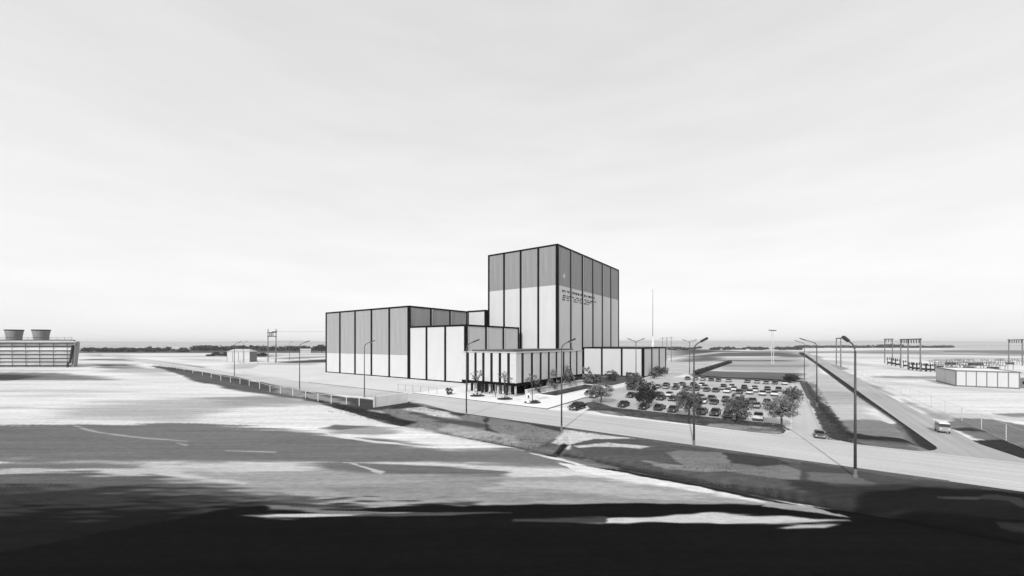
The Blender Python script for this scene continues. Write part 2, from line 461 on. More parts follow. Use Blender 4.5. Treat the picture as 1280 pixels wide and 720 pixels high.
def build_ground():
    # a polar sheet, finest where it is looked at most closely
    rows = list(np.arange(0.25, 6, 0.35)) + list(np.arange(6, 60, 0.7)) + list(np.arange(60, 260, 0.75)) + list(np.arange(260, 300, 1.5)) + list(np.arange(300, 1200, 30))
    rad = [FPX * CAM_H / a for a in rows][::-1]
    front = np.linspace(-58, 58, 1150)
    back = np.linspace(60, 300, 50)[1:-1]
    ang = np.radians(np.concatenate([front, back]))
    nr, na = len(rad), len(ang)
    RR, AA = np.meshgrid(np.array(rad), ang, indexing='ij')
    X = (RR * np.sin(AA)).ravel(); Y = (RR * np.cos(AA)).ravel()
    ground_surface = np.full(X.shape, tone(232))  # base tone per ground vertex; the patches are blended over it
    D = np.hypot(X, Y)
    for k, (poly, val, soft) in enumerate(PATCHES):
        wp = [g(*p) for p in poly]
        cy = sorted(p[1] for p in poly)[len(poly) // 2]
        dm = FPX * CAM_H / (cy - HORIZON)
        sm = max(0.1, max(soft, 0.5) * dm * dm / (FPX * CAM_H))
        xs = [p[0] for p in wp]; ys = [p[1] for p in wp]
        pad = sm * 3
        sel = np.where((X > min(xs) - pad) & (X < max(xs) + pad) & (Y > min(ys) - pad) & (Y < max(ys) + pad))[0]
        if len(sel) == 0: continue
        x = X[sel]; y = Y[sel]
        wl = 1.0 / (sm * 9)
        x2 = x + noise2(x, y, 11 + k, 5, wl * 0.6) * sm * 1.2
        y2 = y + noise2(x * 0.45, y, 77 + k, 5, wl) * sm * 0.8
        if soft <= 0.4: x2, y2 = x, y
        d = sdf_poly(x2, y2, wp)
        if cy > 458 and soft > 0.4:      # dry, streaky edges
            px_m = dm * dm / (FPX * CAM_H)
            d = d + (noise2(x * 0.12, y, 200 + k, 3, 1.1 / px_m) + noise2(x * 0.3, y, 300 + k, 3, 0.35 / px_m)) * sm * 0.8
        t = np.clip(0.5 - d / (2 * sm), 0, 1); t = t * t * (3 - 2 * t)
        ground_surface[sel] = np.exp(np.log(ground_surface[sel]) * (1 - t) + math.log(tone(val)) * t)
    # ribbed bank: short runs of paler and darker earth across the slope
    U = X * UX + Y * UY; V = -X * UY + Y * UX
    m = np.exp(-((U - 47.6) / 1.6) ** 2) * (D < 140) * (V > -30) * (V < 55)
    rib = np.sin(V * 4.6 + 2.0 * np.sin(V * 0.57)) * np.clip(np.sin(V * 0.31 + 1.0) + 0.4, 0, 1)
    ground_surface *= np.exp(m * (rib - 1.0) * 0.22)
    Z = ditch_depth(X, Y)
    Z -= np.clip(D - 2500, 0, None) * 0.0
    verts = np.stack([X, Y, Z], 1)
    nv = nr * na
    verts = np.concatenate([verts, [[0, 0, 0]]])
    ground_surface = np.concatenate([ground_surface, [0.012]])
    i, j = np.meshgrid(np.arange(nr - 1), np.arange(na), indexing='ij')
    j2 = (j + 1) % na
    q = np.stack([i * na + j, i * na + j2, (i + 1) * na + j2, (i + 1) * na + j], -1).reshape(-1, 4)
    q = q[:, ::-1]
    me = bpy.data.meshes.new('ground')
    nq = len(q); ntri = na
    tri = np.stack([np.full(na, nv), (np.arange(na) + 1) % na, np.arange(na)], 1)
    me.vertices.add(nv + 1); me.vertices.foreach_set('co', verts.ravel())
    me.loops.add(nq * 4 + ntri * 3)
    me.loops.foreach_set('vertex_index', np.concatenate([q.ravel(), tri.ravel()]).astype(np.int32))
    me.polygons.add(nq + ntri)
    st = np.concatenate([np.arange(nq) * 4, nq * 4 + np.arange(ntri) * 3]).astype(np.int32)
    me.polygons.foreach_set('loop_start', st)
    me.update(calc_edges=True); me.validate()
    at = me.attributes.new('ground_surface', 'FLOAT', 'POINT'); at.data.foreach_set('value', ground_surface.astype(np.float32))
    bm = bmesh.new(); bm.from_mesh(me); bm.normal_update()
    if sum(f.normal.z for f in list(bm.faces)[:200]) < 0:
        bmesh.ops.reverse_faces(bm, faces=bm.faces)
    bm.to_mesh(me); bm.free()
    me.polygons.foreach_set('use_smooth', [True] * len(me.polygons))
    m = bpy.data.materials.new('ground_surface'); m.use_nodes = True
    t = m.node_tree; b = t.nodes['Principled BSDF']
    b.inputs['Roughness'].default_value = 1.0; b.inputs['Specular IOR Level'].default_value = 0.0
    a = t.nodes.new('ShaderNodeAttribute'); a.attribute_name = 'ground_surface'
    co = t.nodes.new('ShaderNodeTexCoord')
    def nz(scale, detail, stretch, lo, hi, rough=0.6):
        mp = t.nodes.new('ShaderNodeMapping'); mp.inputs['Scale'].default_value = stretch
        t.links.new(co.outputs['Object'], mp.inputs[0])
        n = t.nodes.new('ShaderNodeTexNoise'); n.inputs['Scale'].default_value = scale; n.inputs['Detail'].default_value = detail; n.inputs['Roughness'].default_value = rough
        t.links.new(mp.outputs[0], n.inputs['Vector'])
        r = t.nodes.new('ShaderNodeMapRange'); r.inputs['From Min'].default_value = 0.3; r.inputs['From Max'].default_value = 0.7
        r.inputs['To Min'].default_value = lo; r.inputs['To Max'].default_value = hi
        t.links.new(n.outputs[0], r.inputs[0]); return r.outputs[0], n.outputs[0]
    s1, _ = nz(0.12, 6, (0.22, 1.6, 1), 0.84, 1.12, 0.65)
    s3, _ = nz(0.5, 7, (0.06, 1.5, 1), 0.82, 1.15, 0.7)
    s4, _ = nz(0.011, 6, (0.3, 1.3, 1), 0.80, 1.12, 0.65)
    s2, h2 = nz(1.2, 8, (0.6, 1.4, 1), 0.70, 1.28, 0.85)
    m1 = t.nodes.new('ShaderNodeMath'); m1.operation = 'MULTIPLY'; t.links.new(s1, m1.inputs[0]); t.links.new(s2, m1.inputs[1])
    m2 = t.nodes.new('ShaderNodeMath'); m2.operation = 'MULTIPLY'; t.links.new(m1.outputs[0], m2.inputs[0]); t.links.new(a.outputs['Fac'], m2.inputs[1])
    m3 = t.nodes.new('ShaderNodeMath'); m3.operation = 'MULTIPLY'; t.links.new(m2.outputs[0], m3.inputs[0]); t.links.new(s3, m3.inputs[1])
    m4 = t.nodes.new('ShaderNodeMath'); m4.operation = 'MULTIPLY'; t.links.new(m3.outputs[0], m4.inputs[0]); t.links.new(s4, m4.inputs[1])
    t.links.new(m4.outputs[0], b.inputs['Base Color'])
    bp = t.nodes.new('ShaderNodeBump'); bp.inputs['Strength'].default_value = 0.35; bp.inputs['Distance'].default_value = 0.12
    t.links.new(h2, bp.inputs['Height']); t.links.new(bp.outputs[0], b.inputs['Normal'])
    me.materials.append(m)
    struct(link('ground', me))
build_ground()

def sheet(name, pts, z, m, thick=0.0):
    """flat ground sheet from world outline"""
    mb = MB()
    a = sum(pts[i][0] * pts[(i + 1) % len(pts)][1] - pts[(i + 1) % len(pts)][0] * pts[i][1] for i in range(len(pts)))
    if a < 0: pts = pts[::-1]
    if thick:
        mb.prism(pts, z - thick, z)
    else:
        mb.v = [(p[0], p[1], z) for p in pts]; mb.f = [tuple(range(len(pts)))]
    return struct(mb.build(name, m))

def road_mat(name, val, ang, amt=0.12):
    """streaks of tyre wear along the road"""
    m = bpy.data.materials.new(name); m.use_nodes = True
    t = m.node_tree; b = t.nodes['Principled BSDF']
    b.inputs['Roughness'].default_value = 0.95; b.inputs['Specular IOR Level'].default_value = 0.05
    co = t.nodes.new('ShaderNodeTexCoord')
    rot = t.nodes.new('ShaderNodeMapping'); rot.inputs['Rotation'].default_value = (0, 0, -ang)
    t.links.new(co.outputs['Object'], rot.inputs[0])
    src = None
    for st, sc, a in (((0.02, 1.0, 1), 0.9, amt), ((1, 1, 1), 0.05, amt * 0.8), ((1, 1, 1), 2.5, amt * 0.5)):
        mp = t.nodes.new('ShaderNodeMapping'); mp.inputs['Scale'].default_value = st
        t.links.new(rot.outputs[0], mp.inputs[0])
        n = t.nodes.new('ShaderNodeTexNoise'); n.inputs['Scale'].default_value = sc; n.inputs['Detail'].default_value = 5
        t.links.new(mp.outputs[0], n.inputs['Vector'])
        r = t.nodes.new('ShaderNodeMapRange'); r.inputs['From Min'].default_value = 0.3; r.inputs['From Max'].default_value = 0.7
        r.inputs['To Min'].default_value = 1 - a; r.inputs['To Max'].default_value = 1 + a
        t.links.new(n.outputs[0], r.inputs[0])
        mu = t.nodes.new('ShaderNodeMath'); mu.operation = 'MULTIPLY'
        if src is None: mu.inputs[0].default_value = val
        else: t.links.new(src, mu.inputs[0])
        t.links.new(r.outputs[0], mu.inputs[1]); src = mu.outputs[0]
    t.links.new(src, b.inputs['Base Color'])
    return m

ROAD = road_mat('main road concrete', 0.46, THETA + math.pi / 2)
ROADU = road_mat('access road surface', 0.36, THETA)
LANE = road_mat('lane surface', 0.46, THETA, 0.06)
APRON = mat('apron', 0.58, namt=0.06, nscale=0.05, spec=0.05)
LOT = mat('lot surface', 0.43, namt=0.2, nscale=0.06, spec=0.05)
ASPH = mat('asphalt joint', 0.03, namt=0.2)

def uvpoly(pts):
    return [uv2(*p) for p in pts]

# main road, bending away at its far end
far = [g(*p) for p in ((120, 441.6), (150, 445.3), (200, 452), (250, 459.5), (300, 467))] + [uv2(76.8, v) for v in (150, 100, 40, 0, -3)]
far += [uv2(76.8, -12.5), uv2(76.8, -60), uv2(76.8, -180)]
near = [uv2(62.0, -180), uv2(62.0, 0), uv2(62.0, 58), uv2(66.2, 74), uv2(66.4, 92), uv2(63.0, 118)] + [g(*p) for p in ((350, 482), (293, 470.8), (240, 463), (200, 456.5), (160, 449.5), (130, 445))]
sheet('main_road', far + near, 0.05, ROAD)
# access road running to the horizon, with a flared mouth
mouth = []
for k in range(7):
    a = R(90) * k / 6
    mouth.append((76.4 + 5.5 * (1 - math.cos(a)), -17.2 + 5.0 * (1 - math.sin(a))))
acc = mouth + [(400, -17.2), (830, -17.0), (830, -22.8), (400, -22.8), (88, -22.8), (80, -24.5), (76.4, -29)]
sheet('access_road', uvpoly(acc), 0.042, ROADU)
sheet('cross_road', [g(895, 439.8), g(1010, 439.2), g(1180, 438.9), g(1180, 439.6), g(1010, 440.2), g(930, 440.4), g(905, 441), g(833, 448.2), g(833, 446.6)], 0.046, ROADU)
# lane beside the car park
lane = [(76.4, 3.5), (79, 0.6), (83, -0.3), (185, -0.3), (186, -2.6), (120, -3.6), (84, -4.2), (79, -5.4), (76.4, -8.5)]
sheet('parking_lane', uvpoly(lane), 0.058, LANE)
# car park and apron
sheet('parking_lot', uvpoly([(86.5, 45), (86.5, 0.0), (183, -0.2), (186, 30), (181, 42), (150, 47), (110, 47)]), 0.04, LOT)
sheet('apron', uvpoly([(76.9, 45.5), (76.9, 150), (85, 230), (120, 300), (150, 240), (150, 130), (100, 130), (100, 46)]), 0.035, APRON)
sheet('side_yard', uvpoly([(150, 47.2), (186, 42), (205, 42), (300, 45), (300, 75), (150, 75)]), 0.037, LOT)
# verge in front of the car park
GRASS = mat('rough grass', 0.085, namt=0.55, nscale=0.5, detail=6, spec=0.05)
GRASS2 = mat('dry grass', 0.23, namt=0.3, nscale=0.35, detail=6, spec=0.05)
sheet('grass_verge', uvpoly([(77.4, 5), (78, 1.6), (79.5, 0.9), (82, 0.6), (86.0, 1.4), (87.0, 6), (86.3, 12), (87.2, 20), (86.2, 28), (88.5, 34), (92, 38), (94, 41), (90.5, 42), (83.5, 37.5), (79.4, 28)]), 0.075, GRASS)
sheet('dry_grass_verge', uvpoly([(77.5, 5.5), (77.6, 2.2), (79.0, 1.2), (81.5, 1.2), (83.0, 3), (82.6, 9), (81.3, 12), (78.0, 12.4)]), 0.085, GRASS2)
sheet('dry_grass_verge', uvpoly([(78.6, 28), (79.6, 33), (82.2, 36.5), (83.5, 34), (80.6, 28)]), 0.085, GRASS2)

# entrance plaza, raised by a kerb, with the pool
PL = [(77.3, 46.0), (77.3, 150.0), (85.0, 150.0), (85.0, 92.0), (132.5, 92.0), (132.5, 51.0), (100.5, 46.0)]
PL = [(77.3, 45.2), (78.4, 92.0), (132.5, 92.0), (132.5, 50.6), (101.0, 46.2)]
sheet('plaza', uvpoly(PL), 0.14, mat('plaza paving', 0.74, namt=0.04, nscale=0.6, spec=0.05), 0.13)
def kerb(name, pts, w=0.22, z=0.16, m=CONC):
    mb = MB()
    for a, b in zip(pts, pts[1:]):
        A = Vector(uv2(*a)); B = Vector(uv2(*b)); d = (B - A).normalized(); nrm = Vector((-d.y, d.x)) * w / 2
        mb.hexa([(A + nrm).to_tuple() + (0,), (A - nrm).to_tuple() + (0,), (B - nrm).to_tuple() + (0,), (B + nrm).to_tuple() + (0,)],
                [(A + nrm).to_tuple() + (z,), (A - nrm).to_tuple() + (z,), (B - nrm).to_tuple() + (z,), (B + nrm).to_tuple() + (z,)])
    return struct(mb.build(name, m))
DKERB = mat('dark kerb', 0.10, namt=0.2, nscale=2)
kerb('road_kerb', [(61.9, 62), (61.9, 30), (61.9, -14)], 0.25, 0.13, DKERB)  # the kerb's shading is put into its dark colour
kerb('apron_kerb', [(77.0, 93), (77.0, 150)], 0.3, 0.12, DKERB)
kerb('plaza_kerb', [(101.0, 46.05), (77.16, 45.05), (78.26, 92.0)], 0.26, 0.15, DKERB)
kerb('parking_kerb', [(87.2, 36), (87.2, 1.5), (82.5, 0.2)], 0.25, 0.14, DKERB)
kerb('lane_kerb', [(83.0, -4.3), (120, -3.75), (186, -2.7)], 0.22, 0.12, CONC)
kerb('lot_back_kerb', [(184, 0), (186.5, 30), (205, 36)], 0.3, 0.3, DKERB)
kerb('yard_kerb', [(181, 42.5), (166, 46), (150, 48.2)], 0.22, 0.12, CONC)
kerb('annex_kerb', [(128, 50.2), (172, 50.4), (215, 50.6)], 0.5, 0.14, CONCW)

# reflecting pool
WATER = mat('pool water', 0.03, rough=0.3, spec=0.12, namt=0.35, nscale=0.25)
pool = [(97.0, 60.2), (96.4, 53.4), (128.5, 53.0), (131.2, 60.6)]
sheet('pool_water', uvpoly(pool), 0.15, WATER)
kerb('pool_rim', pool + [pool[0]], 0.7, 0.30, CONCW)
struct(MB().prism(uvpoly([(128, 64), (171.8, 64), (171.8, 81), (148, 81), (133, 81), (133, 64)])[::1], 0.0, 0.12).build('lawn', GRASS))
sheet('lawn', uvpoly([(133.3, 51.5), (172, 51.5), (172, 64), (133.3, 64)]), 0.10, GRASS)

# far hills
def hills(name, dist, x0, x1, hfun, m, depth=900):
    mb = MB(); n = 160
    for i in range(n + 1):
        x = x0 + (x1 - x0) * i / n
        h = hfun(i / n)
        mb.v += [(x, dist, -2), (x, dist + depth * 0.5, h), (x, dist + depth, h * 0.9), (x, dist + depth * 2, -2)]
    for i in range(n):
        for k in range(3):
            a = i * 4 + k; mb.f.append((a, a + 4, a + 5, a + 1))
    return struct(mb.build(name, m, None, True))
HILL = mat('hill', 0.30, namt=0.15, nscale=0.004, spec=0.0)
def hf1(t):
    return 48 + 18 * math.sin(t * 17) + 14 * math.sin(t * 41 + 1) + 7 * math.sin(t * 97) + 30 * math.exp(-((t - 0.31) / 0.04) ** 2)
def hf2(t):
    return 75 + 22 * math.sin(t * 9 + 2) + 12 * math.sin(t * 33) + 6 * math.sin(t * 83 + 2)
hills('hills', 9000, -16000, 16000, hf1, HILL)
hills('hills', 12500, -22000, 22000, hf2, HILL)

# ------------------------------------------------------------------ buildings
def clad_building(name, label, cat, u0, u1, v0, v1, H, nu, nv, band=None, mull=0.9, lower=WHITE, upper=GREY, fin=0.45, trim=0.7, TM=BLACK, RM=ROOFM, faces='-u-v+u+v', edge_strip=True, upper_v=None):
    """box on the site axes; -u is the front, -v the right side. band = height where the upper cladding begins"""
    x, y = uv2(u0, v0)
    t = thing(name, label, cat, (x, y, 0), THETA)
    U, V = u1 - u0, v1 - v0
    MB().box(0.2, U - 0.2, 0.2, V - 0.2, 0, H - 0.3).build('core', BLACK, t)
    MB().box(0.15, U - 0.15, 0.15, V - 0.15, H - 0.29, H - 0.1).build('roof', RM, t)
    p = MB()
    e = 0.3
    p.box(-e, U + e, -e, 0.25, H - trim, H + 0.05); p.box(-e, U + e, V - 0.25, V + e, H - trim, H + 0.05)
    p.box(-e, 0.25, 0.251, V - 0.251, H - trim, H + 0.05); p.box(U - 0.25, U + e, 0.251, V - 0.251, H - trim, H + 0.05)
    p.build('parapet', TM, t)
    q = MB()
    q.box(-0.1, U + 0.1, -0.1, 0.19, 0, 0.45); q.box(-0.1, U + 0.1, V - 0.19, V + 0.1, 0, 0.45)
    q.box(-0.1, 0.19, 0.191, V - 0.191, 0, 0.45); q.box(U - 0.19, U + 0.1, 0.191, V - 0.191, 0, 0.45)
    q.build('plinth', TM, t)
    def side(n, length, place):
        w = length / n
        zs = [(0.46, H - trim - 0.01, 'panel', lower)] if not band else [(0.46, band - 0.03, 'panel', lower), (band + 0.03, H - trim - 0.01, 'upper_panel', upper)]
        if band == 0: zs = [(0.46, H - trim - 0.01, 'panel', upper)]
        for i in range(n):
            for z0, z1, nm, m in zs:
                place(nm, i * w + 0.08, (i + 1) * w - 0.08, z0, z1, m, 0.0, 0.12)
        for i in range(n + 1):
            c = min(max(i * w, mull * 0.32), length - mull * 0.32)
            hw = mull / 2 if 0 < i < n else mull * 0.42
            place('mullion', c - hw, c + hw, 0, H - trim - 0.02, TM, -0.02, fin)
    me_cache = {}
    def mk(nm, dx, dy, dz, m):
        k = (nm, round(dx, 3), round(dy, 3), round(dz, 3), m.name)
        if k not in me_cache:
            me_cache[k] = MB().box(-dx / 2, dx / 2, -dy / 2, dy / 2, 0, dz).mesh(nm, m)
        return me_cache[k]
    def put(nm, x0, x1, y0, y1, z0, z1, m):
        return link(nm, mk(nm, x1 - x0, y1 - y0, z1 - z0, m), t, ((x0 + x1) / 2, (y0 + y1) / 2, z0))
    if '-u' in faces: side(nv, V, lambda nm, a, b, z0, z1, m, i, o: put(nm, -o, 0.19 + i, a, b, z0, z1, m))
    if '-v' in faces: side(nu, U, lambda nm, a, b, z0, z1, m, i, o: put(nm, a, b, -o, 0.19 + i, z0, z1, m))
    if '+u' in faces: side(nv, V, lambda nm, a, b, z0, z1, m, i, o: put(nm, U - 0.19 - i, U + o, a, b, z0, z1, m))
    if '+v' in faces: side(nu, U, lambda nm, a, b, z0, z1, m, i, o: put(nm, a, b, V - 0.19 - i, V + o, z0, z1, m))
    if edge_strip and '-v' in faces:
        w = U / nu
        for i in range(0, nu):
            put('edge_strip', i * w + mull * 0.5 + 0.003, i * w + mull * 0.5 + 0.30, -fin + 0.01, -0.123, 0.5, H - trim - 0.03, TRIM)  # pale strip on the far side of each right-side mullion
    return t

TU, TV = 148.0, 81.3
tower = clad_building('reactor_building', 'tallest building, white with a wide grey top band, black mullions and side lettering', 'building',
    TU, 220.8, TV, 118.9, 57.5, 6, 4, band=40.0, mull=0.85, trim=0.6)
turbine = clad_building('turbine_hall', 'long hall with tall grey upper panels over a low white base, black mullions', 'building',
    109.5, 145.6, 130.9, 195.3, 30.8, 3, 5, band=10.0, mull=0.85, trim=0.6, upper=GREYL)
control = clad_building('control_building', 'plain white block with black mullions set in the corner between hall and tower', 'building',
    109.3, 143.8, 98.7, 130.3, 22.0, 3, 3, mull=0.8, trim=0.6, faces='-u-v+u')
link_b = clad_building('link_building', 'narrow white wall block joining the long hall to the tallest building', 'building',
    146.2, 185.0, 119.4, 130.4, 31.0, 3, 1, mull=0.6, faces='-u+u', edge_strip=False)
annex = clad_building('annex_building', 'low white block with dark roof and black mullions beside the parking lot', 'building',
    172.8, 210.0, 52.5, 80.8, 13.1, 3, 3, mull=0.75, trim=0.55, edge_strip=False)

# lettering and emblem on the tower side (too small in the photograph to read): rows of letter strokes
rng = random.Random(4)
def tower_u(px):
    d = (px - 640) / FPX
    D = TV / (UX - UY * d)
    return D * (UX * d + UY) - TU
def letter_row(words, z, h, stroke):
    mb = MB()
    for a, b in words:
        ua, ub = tower_u(a), tower_u(b)
        n = max(1, int((ub - ua) / (h * 0.85)))
        w = (ub - ua) / n
        for i in range(n):
            x0 = ua + i * w + w * 0.1; x1 = ua + (i + 1) * w - w * 0.1
            y0, y1 = -0.165, -0.124
            k = rng.choice('EHLTOIU')
            if k in 'EHLOU': mb.box(x0, x0 + stroke, y0, y1, z, z + h)
            if k in 'HOU': mb.box(x1 - stroke, x1, y0, y1, z, z + h)
            if k in 'TI': mb.box((x0 + x1 - stroke) / 2, (x0 + x1 + stroke) / 2, y0, y1, z, z + h)
            if k in 'ELOU': mb.box(x0 + stroke, x1 - stroke, y0, y1, z, z + stroke)
            if k in 'EOT': mb.box(x0 + (stroke if k != 'T' else 0), x1 - (stroke if k == 'O' else 0), y0, y1 - 0.002, z + h - stroke, z + h)
            if k in 'EH': mb.box(x0 + stroke, x1 - stroke, y0, y1, z + h * 0.45, z + h * 0.45 + stroke)
    o = mb.build('lettering', BLACK, tower)
    o['label'] = 'row of small dark lettering under the grey band'
    return o
letter_row([(702.4, 707), (708, 711.5), (714.8, 724), (725, 728), (729.6, 733.8), (735, 739.8), (741.2, 743)], 37.4, 1.0, 0.3)
letter_row([(703, 707), (708, 712.5), (714.5, 717), (719.5, 723), (725, 727.5), (730, 732.5), (733.5, 735.8), (737, 744.8)], 35.7, 0.55, 0.16)
letter_row([(702.6, 706.5), (707.3, 711), (716.5, 720), (721.5, 726), (731.5, 739)], 34.8, 0.55, 0.16)
letter_row([(702.4, 706), (708, 711.5), (716.5, 722), (724, 728), (729.6, 733), (734, 735.6)], 33.8, 0.55, 0.16)
em = MB()
ue = tower_u(704.8)
for k in range(8):
    a = math.pi * k / 8 * 2
    l = 1.5 if k % 2 == 0 else 0.9
    c, s_ = math.cos(a), math.sin(a)
    em.hexa([(ue - s_ * 0.11, -0.17, 44.6 + c * 0.11), (ue + s_ * 0.11, -0.17, 44.6 - c * 0.11), (ue + c * l + s_ * 0.05, -0.17, 44.6 + s_ * l - c * 0.05), (ue + c * l - s_ * 0.05, -0.17, 44.6 + s_ * l + c * 0.05)],
            [(ue - s_ * 0.11, -0.125, 44.6 + c * 0.11), (ue + s_ * 0.11, -0.125, 44.6 - c * 0.11), (ue + c * l + s_ * 0.05, -0.125, 44.6 + s_ * l - c * 0.05), (ue + c * l - s_ * 0.05, -0.125, 44.6 + s_ * l + c * 0.05)])
em.build('emblem', TRIM, tower)['label'] = 'small pale star emblem high on the grey band'

# office block on a recessed glazed ground floor
OU, OV, OU1, OV1 = 89.5, 62.2, 131.5, 82.2
ox, oy = uv2(OU, OV)
office = thing('office_building', 'low white office block with dark vertical window slots above recessed ground floor', 'building', (ox, oy, 0.14), THETA)
oU, oV, zb, zt = OU1 - OU, OV1 - OV, 3.7, 12.1
MB().box(0.5, oU - 0.5, 0.5, oV - 0.5, zb + 0.02, zt - 0.3).build('core', BLACK, office)
MB().box(-0.25, oU + 0.1, -0.25, oV + 0.1, zb - 0.75, zb).build('fascia_beam', BLACK, office)
MB().box(-0.35, oU + 0.1, -0.35, oV + 0.1, zt, zt + 0.28).build('roof_edge', CONC, office)
MB().box(2.2, oU - 2, 2.4, oV - 2, zt + 0.29, zt + 0.75).build('roof_deck', ROOFM, office)
nL, nR = 6, 8
wl = oV / 6.25; pierL = []
for i in range(nL + 1):       # front (-u) face: piers between window slots
    a = 1.95 + (i - 1) * 3.05 + 0.95 if i else 0.0
    b = 1.95 + i * 3.05
    if i == nL: b = oV
    MB().box(-0.2, 0.48, max(a, -0.2 if i == 0 else a), b, zb + 0.02, zt - 0.01).build('pier', WHITE2, office)
    if i < nL:
        MB().box(-0.14, 0.49, b + 0.005, b + 0.945, zb + 0.03, zt - 0.02).build('window', GLASS, office)
for i in range(nR + 1):       # right (-v) face
    a = 2.35 + (i - 1) * 4.95 + 1.35 if i else 0.485
    b = 2.35 + i * 4.95
    if i == nR: b = oU
    MB().box(a if i else -0.2, b, -0.2, -0.001 if i == 0 else 0.48, zb + 0.02, zt - 0.01).build('pier', WHITE2, office)
    if i < nR:
        MB().box(b + 0.005, b + 1.345, -0.14, 0.49, zb + 0.03, zt - 0.02).build('window', GLASS, office)
MB().box(0.49, 2.34, 0.0, 0.48, zb + 0.02, zt - 0.01).build('pier', WHITE2, office)
MB().box(oU - 0.48, oU, 0.5, oV, zb + 0.02, zt - 0.01).build('rear_wall', WHITE2, office)
MB().box(0.5, oU - 0.5, oV - 0.48, oV, zb + 0.02, zt - 0.01).build('end_wall', WHITE2, office)
MB().box(3.2, oU, 3.2, oV - 0.5, 0, zb - 0.76).build('lobby_glazing', GLASS, office)
for i in range(7):
    MB().box(0.7, 1.2, 0.6 + i * 3.05, 1.0 + i * 3.05, 0, zb - 0.76).build('column', WHITE2 if i % 3 != 1 else DARKST, office)
for i in range(1, 6):
    MB().box(0.8 + i * 4.95, 1.2 + i * 4.95, 0.7, 1.1, 0, zb - 0.76).build('column', DARKST, office)
for i in range(11):
    MB().box(3.1, 3.19, 3.3 + i * 1.5, 3.42 + i * 1.5, 0, zb - 0.77).build('door_frame', GALV if i % 2 else DARKST, office)
for i in range(6):
    MB().box(3.14, 3.185, 4.0 + i * 2.6, 4.7 + i * 2.6, 0.1, zb - 0.9).build('curtain', CONCW, office)

# ------------------------------------------------------------------ planter wall beside the office
pw = thing('planter_wall', 'pale low stone planter wall along the office beside the pool', 'planter wall', uv2(93.5, 61.6) + (0.14,), THETA)
rng = random.Random(3)
STONE = mat('pale stone', 0.5, namt=0.25, nscale=1.5)
MB().hexa([(0.1, -0.7, 0), (37.0, -0.7, 0), (37.0, 0.3, 0), (0.1, 0.3, 0)], [(0.1, -0.45, 1.45), (37.0, -0.45, 1.45), (37.0, 0.3, 1.45), (0.1, 0.3, 1.45)]).build('wall', STONE, pw)
x = 0.0
while x < 36.4:
    w = rng.uniform(1.0, 1.7)
    MB().box(x + 0.03, min(37.1, x + w) - 0.03, -0.72, 0.35, 1.452, 1.62).build('coping_stone', STONE, pw)
    x += w
# ------------------------------------------------------------------ cooling tower
ct = thing('cooling_tower', 'long louvred cooling tower with two flared fan stacks on its deck', 'cooling tower', (-271.5, 245, 0))
LT = mat('weathered louvre', 0.34, namt=0.25, nscale=0.2, stretch=(0.3, 1, 1))
LTD = mat('tower casing', 0.16, namt=0.25, nscale=0.2)
L = 95.0
def skew(mb):        # the end of the tower is cut at a slant to its long side
    mb.v = [(x - max(0.0, y) * 1.02, y, z) for x, y, z in mb.v]
    return mb
skew(MB().hexa([(-L, 1.5, 0), (-3.5, 1.5, 0), (-3.5, 16, 0), (-L, 16, 0)], [(-L, 0.6, 15.4), (-0.6, 0.6, 15.4), (-0.6, 17, 15.4), (-L, 17, 15.4)])).build('casing', LTD, ct)
skew(MB().box(-L, 0.2, -1.0, 17.8, 15.41, 16.1)).build('deck_beam', LT, ct)
skew(MB().box(-L, -3.0, -0.4, 17.2, 16.7, 17.2)).build('fan_deck', DARKST, ct)
skew(MB().box(-L, -2.6, -0.2, 17.0, 16.11, 16.69)).build('deck_edge', GALV, ct)
zl = [13.6, 11.0, 8.6, 6.2, 4.0, 1.7]
for i, z in enumerate(zl):
    yo = -0.9 + i * 0.25
    xe = -1.2 - i * 0.55
    h = 1.55
    MB().hexa([(-L, yo - 0.1, z - 0.35), (xe, yo - 0.1, z - 0.35), (xe, yo + 0.05, z - 0.35), (-L, yo + 0.05, z - 0.35)],
              [(-L, yo + 1.15, z + h), (xe, yo + 1.15, z + h), (xe, yo + 1.3, z + h), (-L, yo + 1.3, z + h)]).build('louvre', LT if i > 1 else LTD if i == 0 else GALV, ct)
for k in range(11):
    x = -5.6 - k * 8.6
    MB().tube([(x, -0.9, 14.8), (x - 1.3, 0.4, 0.2)], 0.13, 6).build('rib', DARKST, ct)
skew(MB().hexa([(-3.4, -0.5, 0), (-1.6, -0.5, 0), (-1.6, 16.5, 0), (-3.4, 16.5, 0)], [(-1.1, -1.2, 15.3), (0.1, -1.2, 15.3), (0.1, 17.5, 15.3), (-1.1, 17.5, 15.3)])).build('end_wall', STEELM, ct)
MB().tube([(-1.3, -1.6, 13.8), (-2.4, -1.6, 6.5), (-3.0, -1.6, 3.2), (-4.3, -1.6, 2.2), (-4.5, -1.6, 0)], 0.55, 8).build('stair_pipe', DARKST, ct)
STK = mat('stack shell', 0.24, namt=0.2, nscale=0.5, stretch=(3, 3, 0.2))
for cx_ in (-49.8, -32.4, -67.2):
    rr = 0.66
    st = MB().lathe([(5.1 * rr, 17.2), (5.15 * rr, 18.6), (5.5 * rr, 20.5), (6.0 * rr, 22.6), (6.2 * rr, 23.7), (5.95 * rr, 23.7), (5.7 * rr, 22.0), (4.9 * rr, 17.2)], 36, (cx_, 8.0)).build('fan_stack', STK, ct, True)
    MB().lathe([(6.22 * rr, 23.1), (6.4 * rr, 23.1), (6.4 * rr, 23.75), (6.22 * rr, 23.75)], 36, (cx_, 8.0)).build('rim', DARKST, st, True)
    MB().lathe([(5.2 * rr, 18.5), (5.32 * rr, 18.5), (5.32 * rr, 18.75), (5.2 * rr, 18.75)], 36, (cx_, 8.0)).build('hoop', DARKST, st, True)
